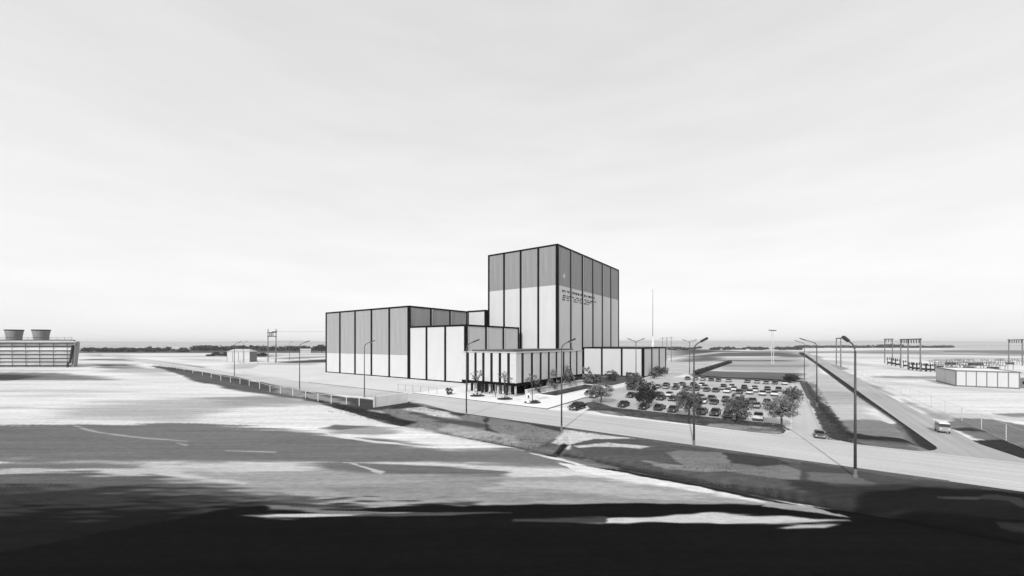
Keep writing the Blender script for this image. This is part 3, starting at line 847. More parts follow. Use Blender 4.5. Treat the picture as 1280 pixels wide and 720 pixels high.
for z in (18.2, 18.7):
    MB().tube([(-L, -0.3, z), (-3.2, -0.3, z)], 0.06, 5).build('rail', STEELM, ct)
for k in range(20):
    MB().tube([(-3.2 - k * 4.6, -0.3, 17.2), (-3.2 - k * 4.6, -0.3, 18.75)], 0.07, 5).build('rail_post', STEELM, ct)

# ------------------------------------------------------------------ service building on the right
sb = clad_building('service_building', 'low pale long building of six white bays standing in the switchyard', 'building',
    200.4, 222.5, -61.0, -46.9, 5.6, 2, 6, mull=0.26, edge_strip=False, fin=0.14, trim=0.3, TM=STEELM, RM=CONCW)
sbx = thing('equipment_cabinet', 'small dark equipment cabinet beside the low six bay building', 'cabinet', uv2(206, -63.4) + (0,), THETA)
MB().box(-1.2, 1.2, -1.0, 1.0, 0, 3.4).build('cabinet_body', STEELM, sbx)
MB().box(-1.23, -1.2, -0.4, 0.4, 1.4, 2.3).build('meter_panel', BLACK, sbx)
MB().box(-1.3, 1.3, -1.1, 1.1, 3.41, 3.6).build('cap', CONC, sbx)

# storage shed with five bays on the left
sh = thing('storage_shed', 'small white shed of four bays under a shallow hipped roof beside the far yard', 'shed', (-227.5, 313, 0))
MB().box(0.2, 18.0, 0.2, 9, 0, 8.2).build('core', STEELM, sh)
for i in range(4):
    MB().box(0.1 + i * 4.55, 4.35 + i * 4.55, 0, 0.19, 0.1, 8.1).build('panel', WHITE2, sh)
for i in range(5):
    MB().box(-0.15 + i * 4.55, 0.09 + i * 4.55, -0.15, 0.19, 0, 8.2).build('post', STEELM, sh)
MB().hexa([(-0.4, -0.4, 8.21), (18.6, -0.4, 8.21), (18.6, 9.4, 8.21), (-0.4, 9.4, 8.21)], [(3.0, 3.5, 10.3), (15.2, 3.5, 10.3), (15.2, 5.5, 10.3), (3.0, 5.5, 10.3)]).build('roof', CONC, sh)

# ------------------------------------------------------------------ street lamps
def lamp(label, loc, rotz, twin=False, h=15.4, arm=3.0, group=None, name='street_lamp', r=1.0):
    t = thing(name, label, 'street lamp', loc, rotz, group)
    MB().lathe([(0.001, 0.0), (0.26, 0.0), (0.26, 0.12), (0.17, 0.2), (0.17, 0.9), (0.001, 0.95)], 12).build('base', STEELM, t)
    hp = h - 1.9
    MB().tube([(0, 0, 0.3), (0, 0, hp)], [0.15 * r, 0.10 * r], 10).build('pole', STEEL, t, True)
    for s in ((1, -1) if twin else (1,)):
        pts = [(0, 0, hp - 0.02)]
        for k in range(1, 7):
            a = R(68) * k / 6
            pts.append((s * arm * 0.62 * (1 - math.cos(a)), 0, hp + 1.25 * math.sin(a)))
        ex, ez = arm * 0.62, hp + 1.42
        pts.append((s * ex, 0, ez))
        MB().tube(pts, [0.10 * r] * 4 + [0.085 * r] * (len(pts) - 4), 8).build('arm', STEEL, t, True)
        dx, dz = 1.35, 0.5                       # the head tilts up and outward
        def q(f, w, o):
            return (s * (ex - 0.15 + dx * f), w * s, ez - 0.06 + dz * f + o)
        hd = MB().hexa([q(0, -0.15, -0.14), q(1, -0.24, -0.12), q(1, 0.24, -0.12), q(0, 0.15, -0.14)], [q(0, -0.1, 0.13), q(1, -0.15, 0.13), q(1, 0.15, 0.13), q(0, 0.1, 0.13)]).build('lamp_head', DARKST, t)
        MB().hexa([q(.22, -0.12, -0.24), q(.92, -0.18, -0.24), q(.92, 0.18, -0.24), q(.22, 0.12, -0.24)], [q(.2, -0.14, -0.145), q(.95, -0.2, -0.13), q(.95, 0.2, -0.13), q(.2, 0.14, -0.145)]).build('lens', LAMPW, hd)
    return t
LG = 'street lamps along the main road'
for (px, py), lab in zip(((293, 470.2), (374.5, 488.5), (455.5, 496.5), (583, 520.5), (702, 537.5), (867.5, 557.5), (1069, 596)),
        ('single arm street lamp on the main road in front of the storage shed',
         'single arm street lamp on the main road left of the long grey hall',
         'single arm street lamp standing beside the pale culvert wall',
         'single arm street lamp across the road from the plaza trees',
         'single arm street lamp across the road from the plaza corner and dark sedan',
         'single arm street lamp on the grass across the road from the parking lot',
         'single arm street lamp on the grass across from the access road corner')):
    x, y = g(px, py)
    lamp(lab, (x, y, float(ditch_depth(np.array(x), np.array(y)))), THETA + (R(16) if px > 1000 else R(-28)), group=LG, h=15.8, arm=2.6)
for (px, py), lab in zip(((795, 479), (862, 467.5)), ('two armed lamp standing in front of the low annex block', 'two armed lamp at the back corner of the parking lot')):
    x, y = g(px, py); lamp(lab, (x, y, 0), THETA + math.pi / 2, True, h=16.8, arm=3.2, group='two armed lamps', r=1.2)
for (px, py), lab in zip(((1005.5, 475.5), (1021, 508)), ('single arm lamp at the back end of the parking lane', 'single arm lamp beside the parking lane')):
    x, y = g(px, py); lamp(lab, (x, y, 0), THETA + math.pi / 2, False, h=16.2, arm=3.4, group='lamps by the parking lane')
for (px, py), lab in zip(((304, 454.5), (362, 451)), ('distant lamp rising behind the storage shed', 'distant lamp by the far yard between shed and long hall')):
    x, y = g(px, py); lamp(lab, (x, y, 0), 0.0, False, h=16.6, arm=3.2, group='distant yard lamps', r=1.1)

# ------------------------------------------------------------------ pole frames and mast
def pole_frame(label, pts, z, beams, group='power line frames', name='pole_frame', rad=0.35, over=1.0, m=STEELM, bm_=DARKST, ins=2):
    a = Vector(pts[0]); b = Vector(pts[-1]); d = (b - a)
    ang = math.atan2(d.y, d.x)
    t = thing(name, label, 'power frame', (a.x, a.y, 0), ang, group)
    ds = [(Vector(p) - a).length for p in pts]
    for q in ds:
        MB().tube([(q, 0, -0.3), (q, 0, z)], [rad, rad * 0.8], 8).build('pole', m, t)
    Lm = ds[-1]
    for zb_ in beams:
        bmx = MB(); x0, x1 = -over, Lm + over
        bmx.box(x0, x1, -0.3, 0.3, zb_ - 0.3, zb_ + 0.3)
        o = bmx.build('cross_beam', bm_, t)
        n = max(2, int(Lm / 4)) if ins else 0
        for k in range(n):
            xx = Lm * (k + 0.5) / n
            MB().lathe([(0.01, zb_ - 2.2), (0.25, zb_ - 2.1), (0.12, zb_ - 1.7), (0.3, zb_ - 1.5), (0.12, zb_ - 1.1), (0.3, zb_ - 0.9), (0.1, zb_ - 0.31)], 8, (xx, 0)).build('insulator', bm_, t)
    return t
a, b = g(335, 452.6), g(345, 453)
pf = pole_frame('tall two pole frame with heavy cross beams between shed and long hall', [a, b], 26.2, [23.4, 20.4], over=0.5, rad=0.42, ins=0)
MB().box(6.0, 12.0, -0.35, 0.35, 23.8, 24.3).build('outrigger', DARKST, pf)
for xx in (2.5, 4.6, 6.8):
    MB().tube([(xx, 0, 20.6), (xx, 0, 23.2)], 0.35, 6).build('insulator', DARKST, pf)
MB().tube([(12, 0, 24.1), (25, 6, 23.8), (52, 16, 23.9)], 0.07, 4).build('cable', STEELM, pf)
pole_frame('pale two pole frame standing alone in the field behind the parking lot', [g(964.5, 455.5), (g(964.5, 455.5)[0] + 2.4, g(964.5, 455.5)[1] + 1.5)], 24.0, [24.1], over=3.6, rad=0.24, m=GALV, ins=0)
pole_frame('two pole frame beside the access road fence', [g(1045.5, 456), g(1051, 459)], 18.4, [18.2], over=0.6, ins=0)
pole_frame('two pole frame at the far end of the switchyard row', [g(1106, 454), g(1115.5, 455)], 18.2, [18.0], over=1.0)
pole_frame('three pole frame in the middle of the switchyard row', [g(1126, 460), g(1136, 461.7), g(1150.5, 464.5)], 17.4, [17.2], over=1.0)
pole_frame('two pole frame beyond the low six bay building', [g(1261, 455), g(1278, 457)], 17.8, [17.3], over=1.2)
for px, py, lab in ((828, 450, 'thin line pole nearest the annex block'), (833.5, 451, 'middle of three thin line poles behind the annex'), (839, 452, 'outermost of three thin line poles behind the annex')):
    x, y = g(px, py)
    t = thing('line_pole', lab, 'pole', (x, y, 0), 0.0, 'line poles behind the annex')
    MB().tube([(0, 0, -0.3), (0, 0, 20.5)], [0.3, 0.2], 6).build('pole', STEELM, t)
    MB().box(-1.8, 1.8, -0.12, 0.12, 19.2, 19.5).build('cross_arm', STEELM, t)
mx = (816 - 640) / FPX * 232
mast = thing('mast', 'tall thin mast rising behind the annex block', 'mast', (mx, 232, 0))
MB().tube([(0, 0, 0), (0, 0, 19)], [0.75, 0.6], 10).build('lower_shaft', CONCW, mast)
MB().tube([(0, 0, 19), (0, 0, 47)], [0.22, 0.10], 8).build('upper_shaft', STEELM, mast)

# ------------------------------------------------------------------ switchyard gear
def switch_stand(px, py, w, h, lab, kind=0):
    x, y = g(px, py)
    t = thing('switch_stand', lab, 'switch gear', (x, y, 0), random.Random(px).uniform(-0.35, 0.1), 'switchyard gear')
    for s in (-1, 1):
        MB().box(s * w / 2 - 0.13, s * w / 2 + 0.13, -0.13, 0.13, 0, h * 0.72).build('leg', DARKST, t)
    MB().box(-w / 2 - 0.7, w / 2 + 0.7, -0.2, 0.2, h * 0.72, h * 0.72 + 0.28).build('beam', DARKST, t)
    n = 3
    for k in range(n):
        xx = -w / 2 + w * k / (n - 1)
        MB().lathe([(0.3, h * 0.72 + 0.285), (0.18, h * 0.80), (0.36, h * 0.84), (0.18, h * 0.88), (0.34, h * 0.92), (0.12, h)], 8, (xx, 0)).build('insulator', DARKST if kind == 0 else STEELM, t)
    if kind == 0:
        MB().box(-w * 0.3, w * 0.3, -0.5, 0.5, h * 0.16, h * 0.4).build('breaker_tank', DARKST, t)
    return t
GEAR = [(1112, 456, 2.6, 5.2), (1117, 457, 2.6, 5.0), (1122, 458, 2.6, 4.9), (1132, 459.5, 2.4, 4.5), (1139, 462, 2.4, 4.3), (1143, 462.8, 2.2, 4.2),
        (1149, 463.5, 2.2, 4.6), (1155, 464.2, 2.2, 4.4), (1160, 464.6, 2.2, 4.3), (1166, 465, 2.2, 4.3)]
ORD = ['first', 'second', 'third', 'fourth', 'fifth', 'sixth', 'seventh', 'eighth', 'ninth', 'tenth', 'eleventh', 'twelfth']
for i, (px, py, w, h) in enumerate(GEAR):
    switch_stand(px, py, w, h, '%s dark switchgear stand in the row, counted from the low building' % ORD[len(GEAR) - 1 - i])
def bus_rack(px, py, Lx, h, lab, rot):
    x, y = g(px, py)
    t = thing('bus_rack', lab, 'bus rack', (x, y, 0), rot, 'bus racks in the switchyard')
    n = max(3, int(Lx / 4) + 1)
    for k in range(n):
        xx = -Lx / 2 + Lx * k / (n - 1)
        hh = h * (0.55 if k % 2 else 0.8)
        for yy in (-1.3, 1.3):
            MB().box(xx - 0.09, xx + 0.09, yy - 0.09, yy + 0.09, 0, hh).build('leg', STEELM, t)
        MB().box(xx - 0.12, xx + 0.12, -2.0, 2.0, hh + 0.002, hh + 0.2).build('cross_arm', DARKST, t)
        for yy in (-1.7, 0, 1.7):
            MB().lathe([(0.16, hh + 0.2), (0.09, hh + 0.4), (0.2, hh + 0.5), (0.09, hh + 0.65), (0.2, hh + 0.75), (0.07, hh + 0.95)], 6, (xx, yy)).build('insulator', STEELM, t)
    for yy in (-1.7, 0, 1.7):
        MB().tube([(-Lx / 2 - 2, yy, h * 0.8 + 0.98), (Lx / 2 + 2, yy, h * 0.8 + 0.98)], 0.09, 6).build('busbar', STEELM, t)
    MB().box(-Lx * 0.2, Lx * 0.1, -0.7, 0.7, 0, h * 0.42).build('transformer_tank', DARKST, t)
    return t
bus_rack(1176, 461.5, 9, 5.0, 'short bus rack in the middle of the switchyard', -0.1)
bus_rack(1191, 462, 14, 3.8, 'bus rack behind the near corner of the low building', -0.12)
bus_rack(1213, 462, 16, 4.2, 'bus rack with long bars behind the low building roof', -0.1)
bus_rack(1243, 462, 16, 3.8, 'bus rack at the outer end behind the low building', -0.12)
bus_rack(1222, 457, 26, 4.4, 'long distant bus rack at the back of the switchyard', -0.05)
bus_rack(1190, 456, 20, 3.6, 'pale far bus rack between the row of stands and the long rack', -0.05)
bus_rack(1264, 455.5, 14, 3.8, 'small distant bus rack below the far two pole frame', -0.05)

# ------------------------------------------------------------------ fences
def fence(label, pts, h, post_r, m, name='fence', group=None, rails=(0.98,), wire=None):
    P = [Vector(p) for p in pts]
    t = thing(name, label, 'fence', (P[0].x, P[0].y, 0), 0, group)
    pm = MB().tube([(0, 0, -0.9), (0, 0, h)], post_r, 6).mesh('post', m)
    zz = [float(ditch_depth(np.array(p.x), np.array(p.y))) for p in P]
    for p, z in zip(P, zz):
        link('post', pm, t, (p.x - P[0].x, p.y - P[0].y, z))
    for r in rails:
        MB().tube([(p.x - P[0].x, p.y - P[0].y, z + h * r) for p, z in zip(P, zz)], post_r * 0.45, 5).build('rail', m, t)
    if wire:
        for k in range(1, 5):
            MB().tube([(p.x - P[0].x, p.y - P[0].y, z + h * k / 5) for p, z in zip(P, zz)], 0.012, 3).build('wire', wire, t)
    return t
WPOST = mat('white fence post', 0.7, namt=0.06)
fpx = [(184, 456), (190, 456.8), (197, 457.8), (205, 459), (213, 460.2), (221, 461.6), (230, 463.4), (241, 466.2), (253, 469), (264, 472.5), (276, 476), (288, 478), (300, 480), (311.5, 482), (324.5, 485), (337.5, 488), (350.5, 491), (366, 493.5), (382, 496.5), (397.5, 499.5), (414, 502.6), (433, 505), (449, 507.5)]
fence('white posted wire fence running beside the main road ditch to the culvert wall', [g(*p) for p in fpx], 2.1, 0.085, WPOST, wire=STEELM)
fr = [uv2(u, -27.0) for u in (78.0, 86.0, 93.0, 102.5, 112, 122, 132, 142, 152, 163, 174, 186, 198, 211, 225, 240, 256, 274, 294, 316)]
fence('tall pale wire fence between the access road and the switchyard', fr, 2.6, 0.06, GALV, wire=GALV, rails=(0.985, 0.04))
fb = [uv2(92.5, -27.2), uv2(100, -25.6), uv2(101, -31), uv2(101.5, -38), uv2(102, -46), uv2(102.5, -55), uv2(103, -66)]
fb = [g(300 + i * 22, 455.3 - i * 0.4) for i in range(5)]
fence('low faint fence in front of the storage shed yard', fb, 3.2, 0.12, STEELM, wire=STEELM)
fe = [uv2(80.5, v) for v in (84, 87.5, 91, 94.5, 98, 101.5)]
fence('short light fence left of the plaza in front of the white block', fe, 2.0, 0.06, STEELM, wire=GALV)

# culvert wall
cw = thing('culvert_wall', 'pale concrete culvert wall with a returned end at the roadside ditch', 'wall', uv2(56.3, 79.3) + (0,), THETA)
dz = 0
MB().box(0, 3.05, -0.25, 0.25, -1.0, 2.55).build('wall_panel', CONCW, cw)
MB().box(3.08, 6.2, -0.25, 0.25, -1.0, 2.5).build('wall_panel', CONCW, cw)
MB().box(6.23, 9.4, -0.25, 0.25, -1.0, 2.45).build('wall_panel', CONCW, cw)
MB().box(-0.35, -0.02, -0.3, 0.3, -1.0, 2.6).build('return_end', CONC, cw)

# ------------------------------------------------------------------ trees
def leaf_mat(name, lo, hi):
    m = bpy.data.materials.new(name); m.use_nodes = True
    t = m.node_tree; b = t.nodes['Principled BSDF']
    b.inputs['Roughness'].default_value = 0.8; b.inputs['Specular IOR Level'].default_value = 0.15
    a = t.nodes.new('ShaderNodeAttribute'); a.attribute_name = 'leaf_tone'
    r = t.nodes.new('ShaderNodeMapRange'); r.inputs['To Min'].default_value = lo; r.inputs['To Max'].default_value = hi
    t.links.new(a.outputs['Fac'], r.inputs[0]); t.links.new(r.outputs[0], b.inputs['Base Color'])
    return m
LEAF = leaf_mat('leaves', 0.02, 0.22)
LEAFD = leaf_mat('dark leaves', 0.012, 0.09)
LEAFP = leaf_mat('pale leaves', 0.03, 0.30)

def crown_mesh(name, seed, rx, rz, cz, nclump, per, leaf, m, clump_r=0.28):
    r = np.random.RandomState(seed)
    cen = []
    while len(cen) < nclump:
        p = r.uniform(-1, 1, 3)
        if 0.25 < np.linalg.norm(p) < 1.0 and p[2] > -0.75: cen.append(p)
    V = []; F = []; T = []
    for c in cen:
        tone_c = r.rand()
        cr_ = clump_r * r.uniform(0.7, 1.3)
        for _ in range(per):
            d = r.normal(size=3); d /= np.linalg.norm(d)
            p = (c + d * cr_ * r.rand() ** 0.5)
            p = np.array([p[0] * rx, p[1] * rx, p[2] * rz + cz])
            a = r.normal(size=3); a /= np.linalg.norm(a)
            b = np.cross(a, r.normal(size=3)); b /= np.linalg.norm(b)
            s = leaf * r.uniform(0.6, 1.3)
            k = len(V)
            V += [tuple(p - a * s), tuple(p + b * s * 0.6), tuple(p + a * s), tuple(p - b * s * 0.6)]
            F.append((k, k + 1, k + 2, k + 3))
            T.append(min(1, max(0, 0.5 * tone_c + 0.5 * r.rand())))
    me = bpy.data.meshes.new(name); me.from_pydata(V, [], F)
    at = me.attributes.new('leaf_tone', 'FLOAT', 'FACE'); at.data.foreach_set('value', T)
    me.materials.append(m); me.update()
    return me, cen

def trunk_mesh(name, cen, rx, rz, cz, seed, rad, top):
    r = random.Random(seed)
    mb = MB()
    mb.tube([(0, 0, -0.1), (r.uniform(-.05, .05), r.uniform(-.05, .05), top * 0.5), (r.uniform(-.1, .1), r.uniform(-.1, .1), top)], [rad, rad * 0.75, rad * 0.5], 7)
    for c in cen[::3]:
        e = (c[0] * rx * 0.8, c[1] * rx * 0.8, c[2] * rz * 0.8 + cz)
        b0 = (0, 0, top * r.uniform(0.6, 0.98))
        mid = ((b0[0] + e[0]) * 0.45, (b0[1] + e[1]) * 0.45, b0[2] + (e[2] - b0[2]) * 0.6)
        mb.tube([b0, mid, e], [rad * 0.42, rad * 0.28, rad * 0.1], 5, False)
    return mb.mesh(name, BARK)

def make_tree_kind(seed, rx, rz, cz, m, leaf=0.2, nclump=46, per=44, rad=0.14, clump=0.26):
    cm, cen = crown_mesh('crown', seed, rx, rz, cz, nclump, per, leaf, m, clump)
    tm = trunk_mesh('trunk', cen, rx, rz, cz, seed, rad, cz - rz * 0.2)
    return cm, tm

def tree(name, label, kind, x, y, rot, sc, group, z=0.0, cat='tree'):
    t = thing(name, label, cat, (x, y, z), rot, group)
    t.scale = sc if isinstance(sc, tuple) else (sc, sc, sc)
    link('crown', kind[0], t); link('trunk', kind[1], t)
    return t
K1 = make_tree_kind(1, 1.0, 1.0, 1.35, LEAF, 0.05, 130, 46, 0.08, 0.2)
K2 = make_tree_kind(2, 1.0, 0.95, 1.4, LEAFP, 0.048, 115, 40, 0.07, 0.2)
K3 = make_tree_kind(3, 1.0, 1.05, 1.3, LEAFD, 0.055, 130, 50, 0.09, 0.22)
for i, (px, py, w, htop, kind, lab) in enumerate((
        (751, 503.5, 34, 477, K2, 'pale leafy tree on the verge beside the dark sedan and pool'),
        (793, 488.5, 26, 465, K1, 'small leafy tree in front of the annex corner'),
        (808, 508, 30, 476, K3, 'dense dark tree at the left end of the parking lot'),
        (861, 522, 34, 484, K1, 'leafy tree at the front of the lot behind the tall lamp post'),
        (922, 529, 37, 491, K1, 'round leafy tree in the middle of the lot front edge'),
        (977, 533, 39, 492, K2, 'wide airy tree at the lane corner of the parking lot'),
        (991, 508, 24, 482, K1, 'upright tree between the last cars and the parking lane'),
        (988, 478.5, 19, 467, K3, 'dark round bush at the back corner of the lot'),
        (823, 470.5, 18, 457, K1, 'small tree against the shaded side of the annex'))):
    x, y = g(px, py)
    s = w * y / FPX / 2.1
    hz = (py - htop) * y / FPX / 2.45
    tree('leafy_tree', lab, kind, x, y, i * 1.3, (s, s, hz), 'trees round the parking lot')
# slender plaza trees in planting beds
K4 = make_tree_kind(7, 1.0, 0.6, 2.5, LEAF, 0.06, 26, 22, 0.06, 0.2)
BED = mat('bed soil', 0.035, namt=0.3, nscale=3)
for i, (u, v, lab, lab2) in enumerate(((84.4, 71.9, 'slender tree in the planting bed farthest from the pool', 'round planting bed farthest from the pool'),
                              (83.9, 61.9, 'slender tree in the middle planting bed of the plaza', 'round planting bed in the middle of the plaza'),
                              (82.9, 52.6, 'slender tree in the planting bed with the pale sculpture', 'round planting bed under the pale sculpture'))):
    x, y = uv2(u, v)
    tree('plaza_tree', lab, K4, x, y, i * 2.1, (2.05, 2.05, 2.35), 'slender plaza trees', 0.2)
    bed = thing('planting_bed', lab2, 'planting bed', (x, y, 0.14), i, 'plaza planting beds')
    MB().lathe([(2.1, 0.0), (2.1, 0.14), (1.95, 0.16), (1.95, 0.0)], 20).build('edging', DKERB, bed)
    MB().lathe([(1.94, 0.02), (1.0, 0.16), (0.001, 0.2)], 20).build('ground_surface', BED, bed)
    r = random.Random(i)
    sm, _ = crown_mesh('ground_plant', 40 + i, 1.5, 0.35, 0.42, 14, 16, 0.12, LEAFD, 0.2)
    link('ground_plant', sm, bed)['kind'] = 'stuff'
# shrubs by the annex, office and pool
KS = [crown_mesh('foliage', 60 + k, 1.0, 0.8, 0.7, 26, 34, 0.10, (LEAF, LEAFP, LEAFD)[k], 0.26)[0] for k in range(3)]
KST = MB().tube([(0, 0, -0.1), (0.03, 0, 0.4), (0.0, 0.04, 0.9)], [0.06, 0.045, 0.02], 5).mesh('stem', BARK)
for i, (u, v, s, h, k, lab) in enumerate((
        (134.5, 62.5, 3.2, 4.2, 1, 'tall airy shrub where the office meets the annex lawn'),
        (138, 58, 2.4, 2.0, 0, 'low shrub on the lawn beside the pool end'),
        (143, 62, 2.6, 2.2, 2, 'dark low shrub on the annex lawn near the office'),
        (150, 58, 2.6, 2.2, 2, 'dark low shrub in the middle of the annex lawn'),
        (158, 61, 2.8, 2.4, 0, 'rounded shrub against the annex wall left bay'),
        (165, 55.5, 2.2, 2.0, 2, 'dark shrub on the annex lawn near the annex corner'),
        (171, 47.3, 2.2, 2.2, 0, 'shrub at the annex corner by the two armed lamp'),
        (183, 49.2, 2.4, 2.6, 2, 'dark shrub along the shaded side of the annex'),
        (196, 49.2, 2.2, 2.4, 0, 'shrub at the far end of the shaded annex side'),
        (108, 61.6, 2.6, 4.4, 1, 'airy shrub in the planter wall at mid office'),
        (118, 61.6, 2.6, 4.8, 0, 'leafy shrub in the planter wall near the office end'),
        (99, 61.7, 1.8, 3.4, 2, 'dark shrub in the planter wall near the office corner'),
        (82.0, 80.5, 1.1, 1.6, 2, 'small dark shrub at the plaza edge below the office end'))):
    x, y = uv2(u, v)
    t = thing('shrub', lab, 'shrub', (x, y, 0.1), i * 0.9, 'shrubs round the buildings')
    t.scale = (s, s, h)
    link('foliage', KS[k], t); link('stem', KST, t)

# hedge running out from the back of the lot
ha, hb = Vector(g(869, 468.6)), Vector(g(913, 453.6))
hd_ = hb - ha
hedge = thing('hedge', 'long straight dark hedge running out from the back of the lot', 'hedge', (ha.x, ha.y, 0), math.atan2(hd_.y, hd_.x))
MB().box(0, hd_.length, -0.9, 0.9, 0, 1.5).build('hedge_core', mat('hedge twigs', 0.015), hedge)
rh = np.random.RandomState(3); V = []; F = []; T = []
for _ in range(5000):
    p = np.array([rh.uniform(-0.3, hd_.length + 0.3), rh.choice((-1, 1)) * rh.uniform(0.7, 1.2), rh.uniform(0, 1.8)])
    if rh.rand() < 0.45: p[1] = rh.uniform(-1.1, 1.1); p[2] = rh.uniform(1.4, 1.95)
    a = rh.normal(size=3); a /= np.linalg.norm(a); b = np.cross(a, rh.normal(size=3)); b /= np.linalg.norm(b); q_ = 0.22
    k = len(V); V += [tuple(p - a * q_), tuple(p + b * q_), tuple(p + a * q_), tuple(p - b * q_)]; F.append((k, k + 1, k + 2, k + 3)); T.append(rh.rand())
me = bpy.data.meshes.new('foliage'); me.from_pydata(V, [], F)
at = me.attributes.new('leaf_tone', 'FLOAT', 'FACE'); at.data.foreach_set('value', T); me.materials.append(LEAFD)
link('foliage', me, hedge)

# sculpture
sc_ = thing('sculpture', 'pale upright ring sculpture on a plinth in the plaza', 'sculpture', uv2(81.6, 52.9) + (0.14,), THETA)
sc_.scale = (0.75, 0.75, 0.8)
MB().box(-0.5, 0.5, -0.5, 0.5, 0, 1.0).build('plinth', CONCW, sc_)
tor = []
for k in range(15):
    a = R(-60) + R(300) * k / 14
    tor.append((0, 0.62 * math.cos(a), 2.0 + 0.85 * math.sin(a)))
MB().tube(tor, [0.12] + [0.26] * 13 + [0.12], 8).build('ring', CONCW, sc_, True)
MB().lathe([(0.001, 1.5), (0.22, 1.7), (0.28, 2.0), (0.22, 2.3), (0.001, 2.5)], 10, (0.05, 0)).build('dark_hole_stand_in', DARKST, sc_, True)  # added dark body standing in for the ring's dark hole

# ------------------------------------------------------------------ people
SKIN = mat('skin', 0.3, namt=0.05); HAIR = mat('hair', 0.02, namt=0.2)
def person(label, x, y, rot, shirt, trousers, step=0.12, z=0.14):
    J = {'pel': (0, 0, .95, .15, .12), 'wai': (0, 0, 1.12, .14, .1), 'che': (0, 0, 1.35, .18, .12), 'nec': (.0, 0, 1.5, .06, .06), 'jaw': (.03, 0, 1.58, .075, .075), 'hed': (.03, 0, 1.68, .095, .085), 'top': (.02, 0, 1.76, .06, .06)}
    E = [('pel', 'wai'), ('wai', 'che'), ('che', 'nec'), ('nec', 'jaw'), ('jaw', 'hed'), ('hed', 'top')]
    for s, n in ((1, 'l'), (-1, 'r')):
        f = step * s
        J.update({n + 'hip': (0, .1 * s, .9, .1, .1), n + 'kne': (f * .8 + .03, .1 * s, .5, .065, .065), n + 'ank': (f * 1.2 - .02, .1 * s, .09, .045, .045), n + 'toe': (f * 1.2 + .16, .11 * s, .04, .035, .035),
                  n + 'sho': (0, .2 * s, 1.43, .065, .065), n + 'elb': (-f * .7, .25 * s, 1.15, .045, .045), n + 'wri': (-f * 1.2 + .08, .26 * s, .9, .03, .03), n + 'han': (-f * 1.2 + .1, .26 * s, .82, .035, .025)})
        E += [('pel', n + 'hip'), (n + 'hip', n + 'kne'), (n + 'kne', n + 'ank'), (n + 'ank', n + 'toe'), ('che', n + 'sho'), (n + 'sho', n + 'elb'), (n + 'elb', n + 'wri'), (n + 'wri', n + 'han')]
    ks = list(J)
    me = bpy.data.meshes.new('person'); me.from_pydata([J[k][:3] for k in ks], [(ks.index(a), ks.index(b)) for a, b in E], [])
    tmp = bpy.data.objects.new('person_tmp', me); COL.objects.link(tmp)
    sk = tmp.modifiers.new('skin', 'SKIN'); su = tmp.modifiers.new('sub', 'SUBSURF'); su.levels = 1; su.render_levels = 1
    for i, k in enumerate(ks):
        tmp.data.skin_vertices[0].data[i].radius = J[k][3:5]
    tmp.data.skin_vertices[0].data[0].use_root = True
    dg = bpy.context.evaluated_depsgraph_get()
    m2 = bpy.data.meshes.new_from_object(tmp.evaluated_get(dg))
    bpy.data.objects.remove(tmp)
    m2.materials.clear()
    for m in (shirt, trousers, SKIN, HAIR, RUBBER): m2.materials.append(m)
    for p in m2.polygons:
        c = p.center
        p.material_index = 4 if c.z < .09 else 1 if c.z < .98 and abs(c.y) < .2 else 2 if c.z < .92 else 0 if c.z < 1.48 else 3 if (c.z > 1.7 or (c.x < 0 and c.z > 1.6)) else 2
        p.use_smooth = True
    return tag(link('person', m2, None, (x, y, z), rot), label, 'person', 'people on the plaza')
DARKC = mat('dark cloth', 0.02); PALEC = mat('pale cloth', 0.6); MIDC = mat('grey cloth', 0.15)
x, y = g(612.2, 497.2); person('person in dark jacket and pale trousers walking across the plaza', x, y, 2.4, DARKC, PALEC)
x, y = g(619.5, 497.0); person('person all in grey standing between the plaza beds', x, y, 3.6, MIDC, DARKC, 0.05)
x, y = g(617.0, 496.6); person('person in pale clothing beside the person in dark jacket', x, y, 2.8, PALEC, PALEC, 0.08)

# ------------------------------------------------------------------ rough grass on the verges
def grass(label, spots, seed, m, h0, h1):
    r = np.random.RandomState(seed)
    V = []; F = []; T = []
    for x, y in spots:
        z = float(ditch_depth(np.array(x), np.array(y)))
        tn = r.rand()
        for _ in range(7):
            a = r.rand() * 6.283; l = r.uniform(h0, h1); w = l * 0.16
            bx, by = x + r.normal() * 0.22, y + r.normal() * 0.22
            lx, ly = math.cos(a) * l * 0.5, math.sin(a) * l * 0.5
            k = len(V)
            V += [(bx - ly / l * w, by + lx / l * w, z - 0.02), (bx + ly / l * w, by - lx / l * w, z - 0.02), (bx + lx, by + ly, z + l * 0.8)]
            F.append((k, k + 1, k + 2)); T.append(min(1, max(0, 0.6 * tn + 0.4 * r.rand())))
    me = bpy.data.meshes.new('grass'); me.from_pydata(V, [], F)
    at = me.attributes.new('leaf_tone', 'FLOAT', 'FACE'); at.data.foreach_set('value', T)
    me.materials.append(m)
    return tag(link('grass', me), label, 'grass', None, 'stuff')
r = np.random.RandomState(8)
spots = []
while len(spots) < 2600:          # verge beyond the near road edge, thickest along the ditch
    v = r.uniform(1, 95); u = r.uniform(46.5, 61.4)
    dens = 0.25 + 0.75 * math.exp(-((u - 48.5 - max(0, min(9, (v - 62) / 50 * 9))) / 2.2) ** 2) + 0.5 * math.exp(-((u - 60.8) / 0.6) ** 2)
    if math.sin(u * 0.7 + v * 0.31) + math.sin(v * 0.17 + 2) + r.normal() * 0.5 < 0.2: dens *= 0.15
    if r.rand() < dens: spots.append(uv2(u, v))
grass('rough dark grass on the verge and ditch bank along the main road', spots, 1, leaf_mat('verge grass', 0.03, 0.12), 0.12, 0.32)
spots = []
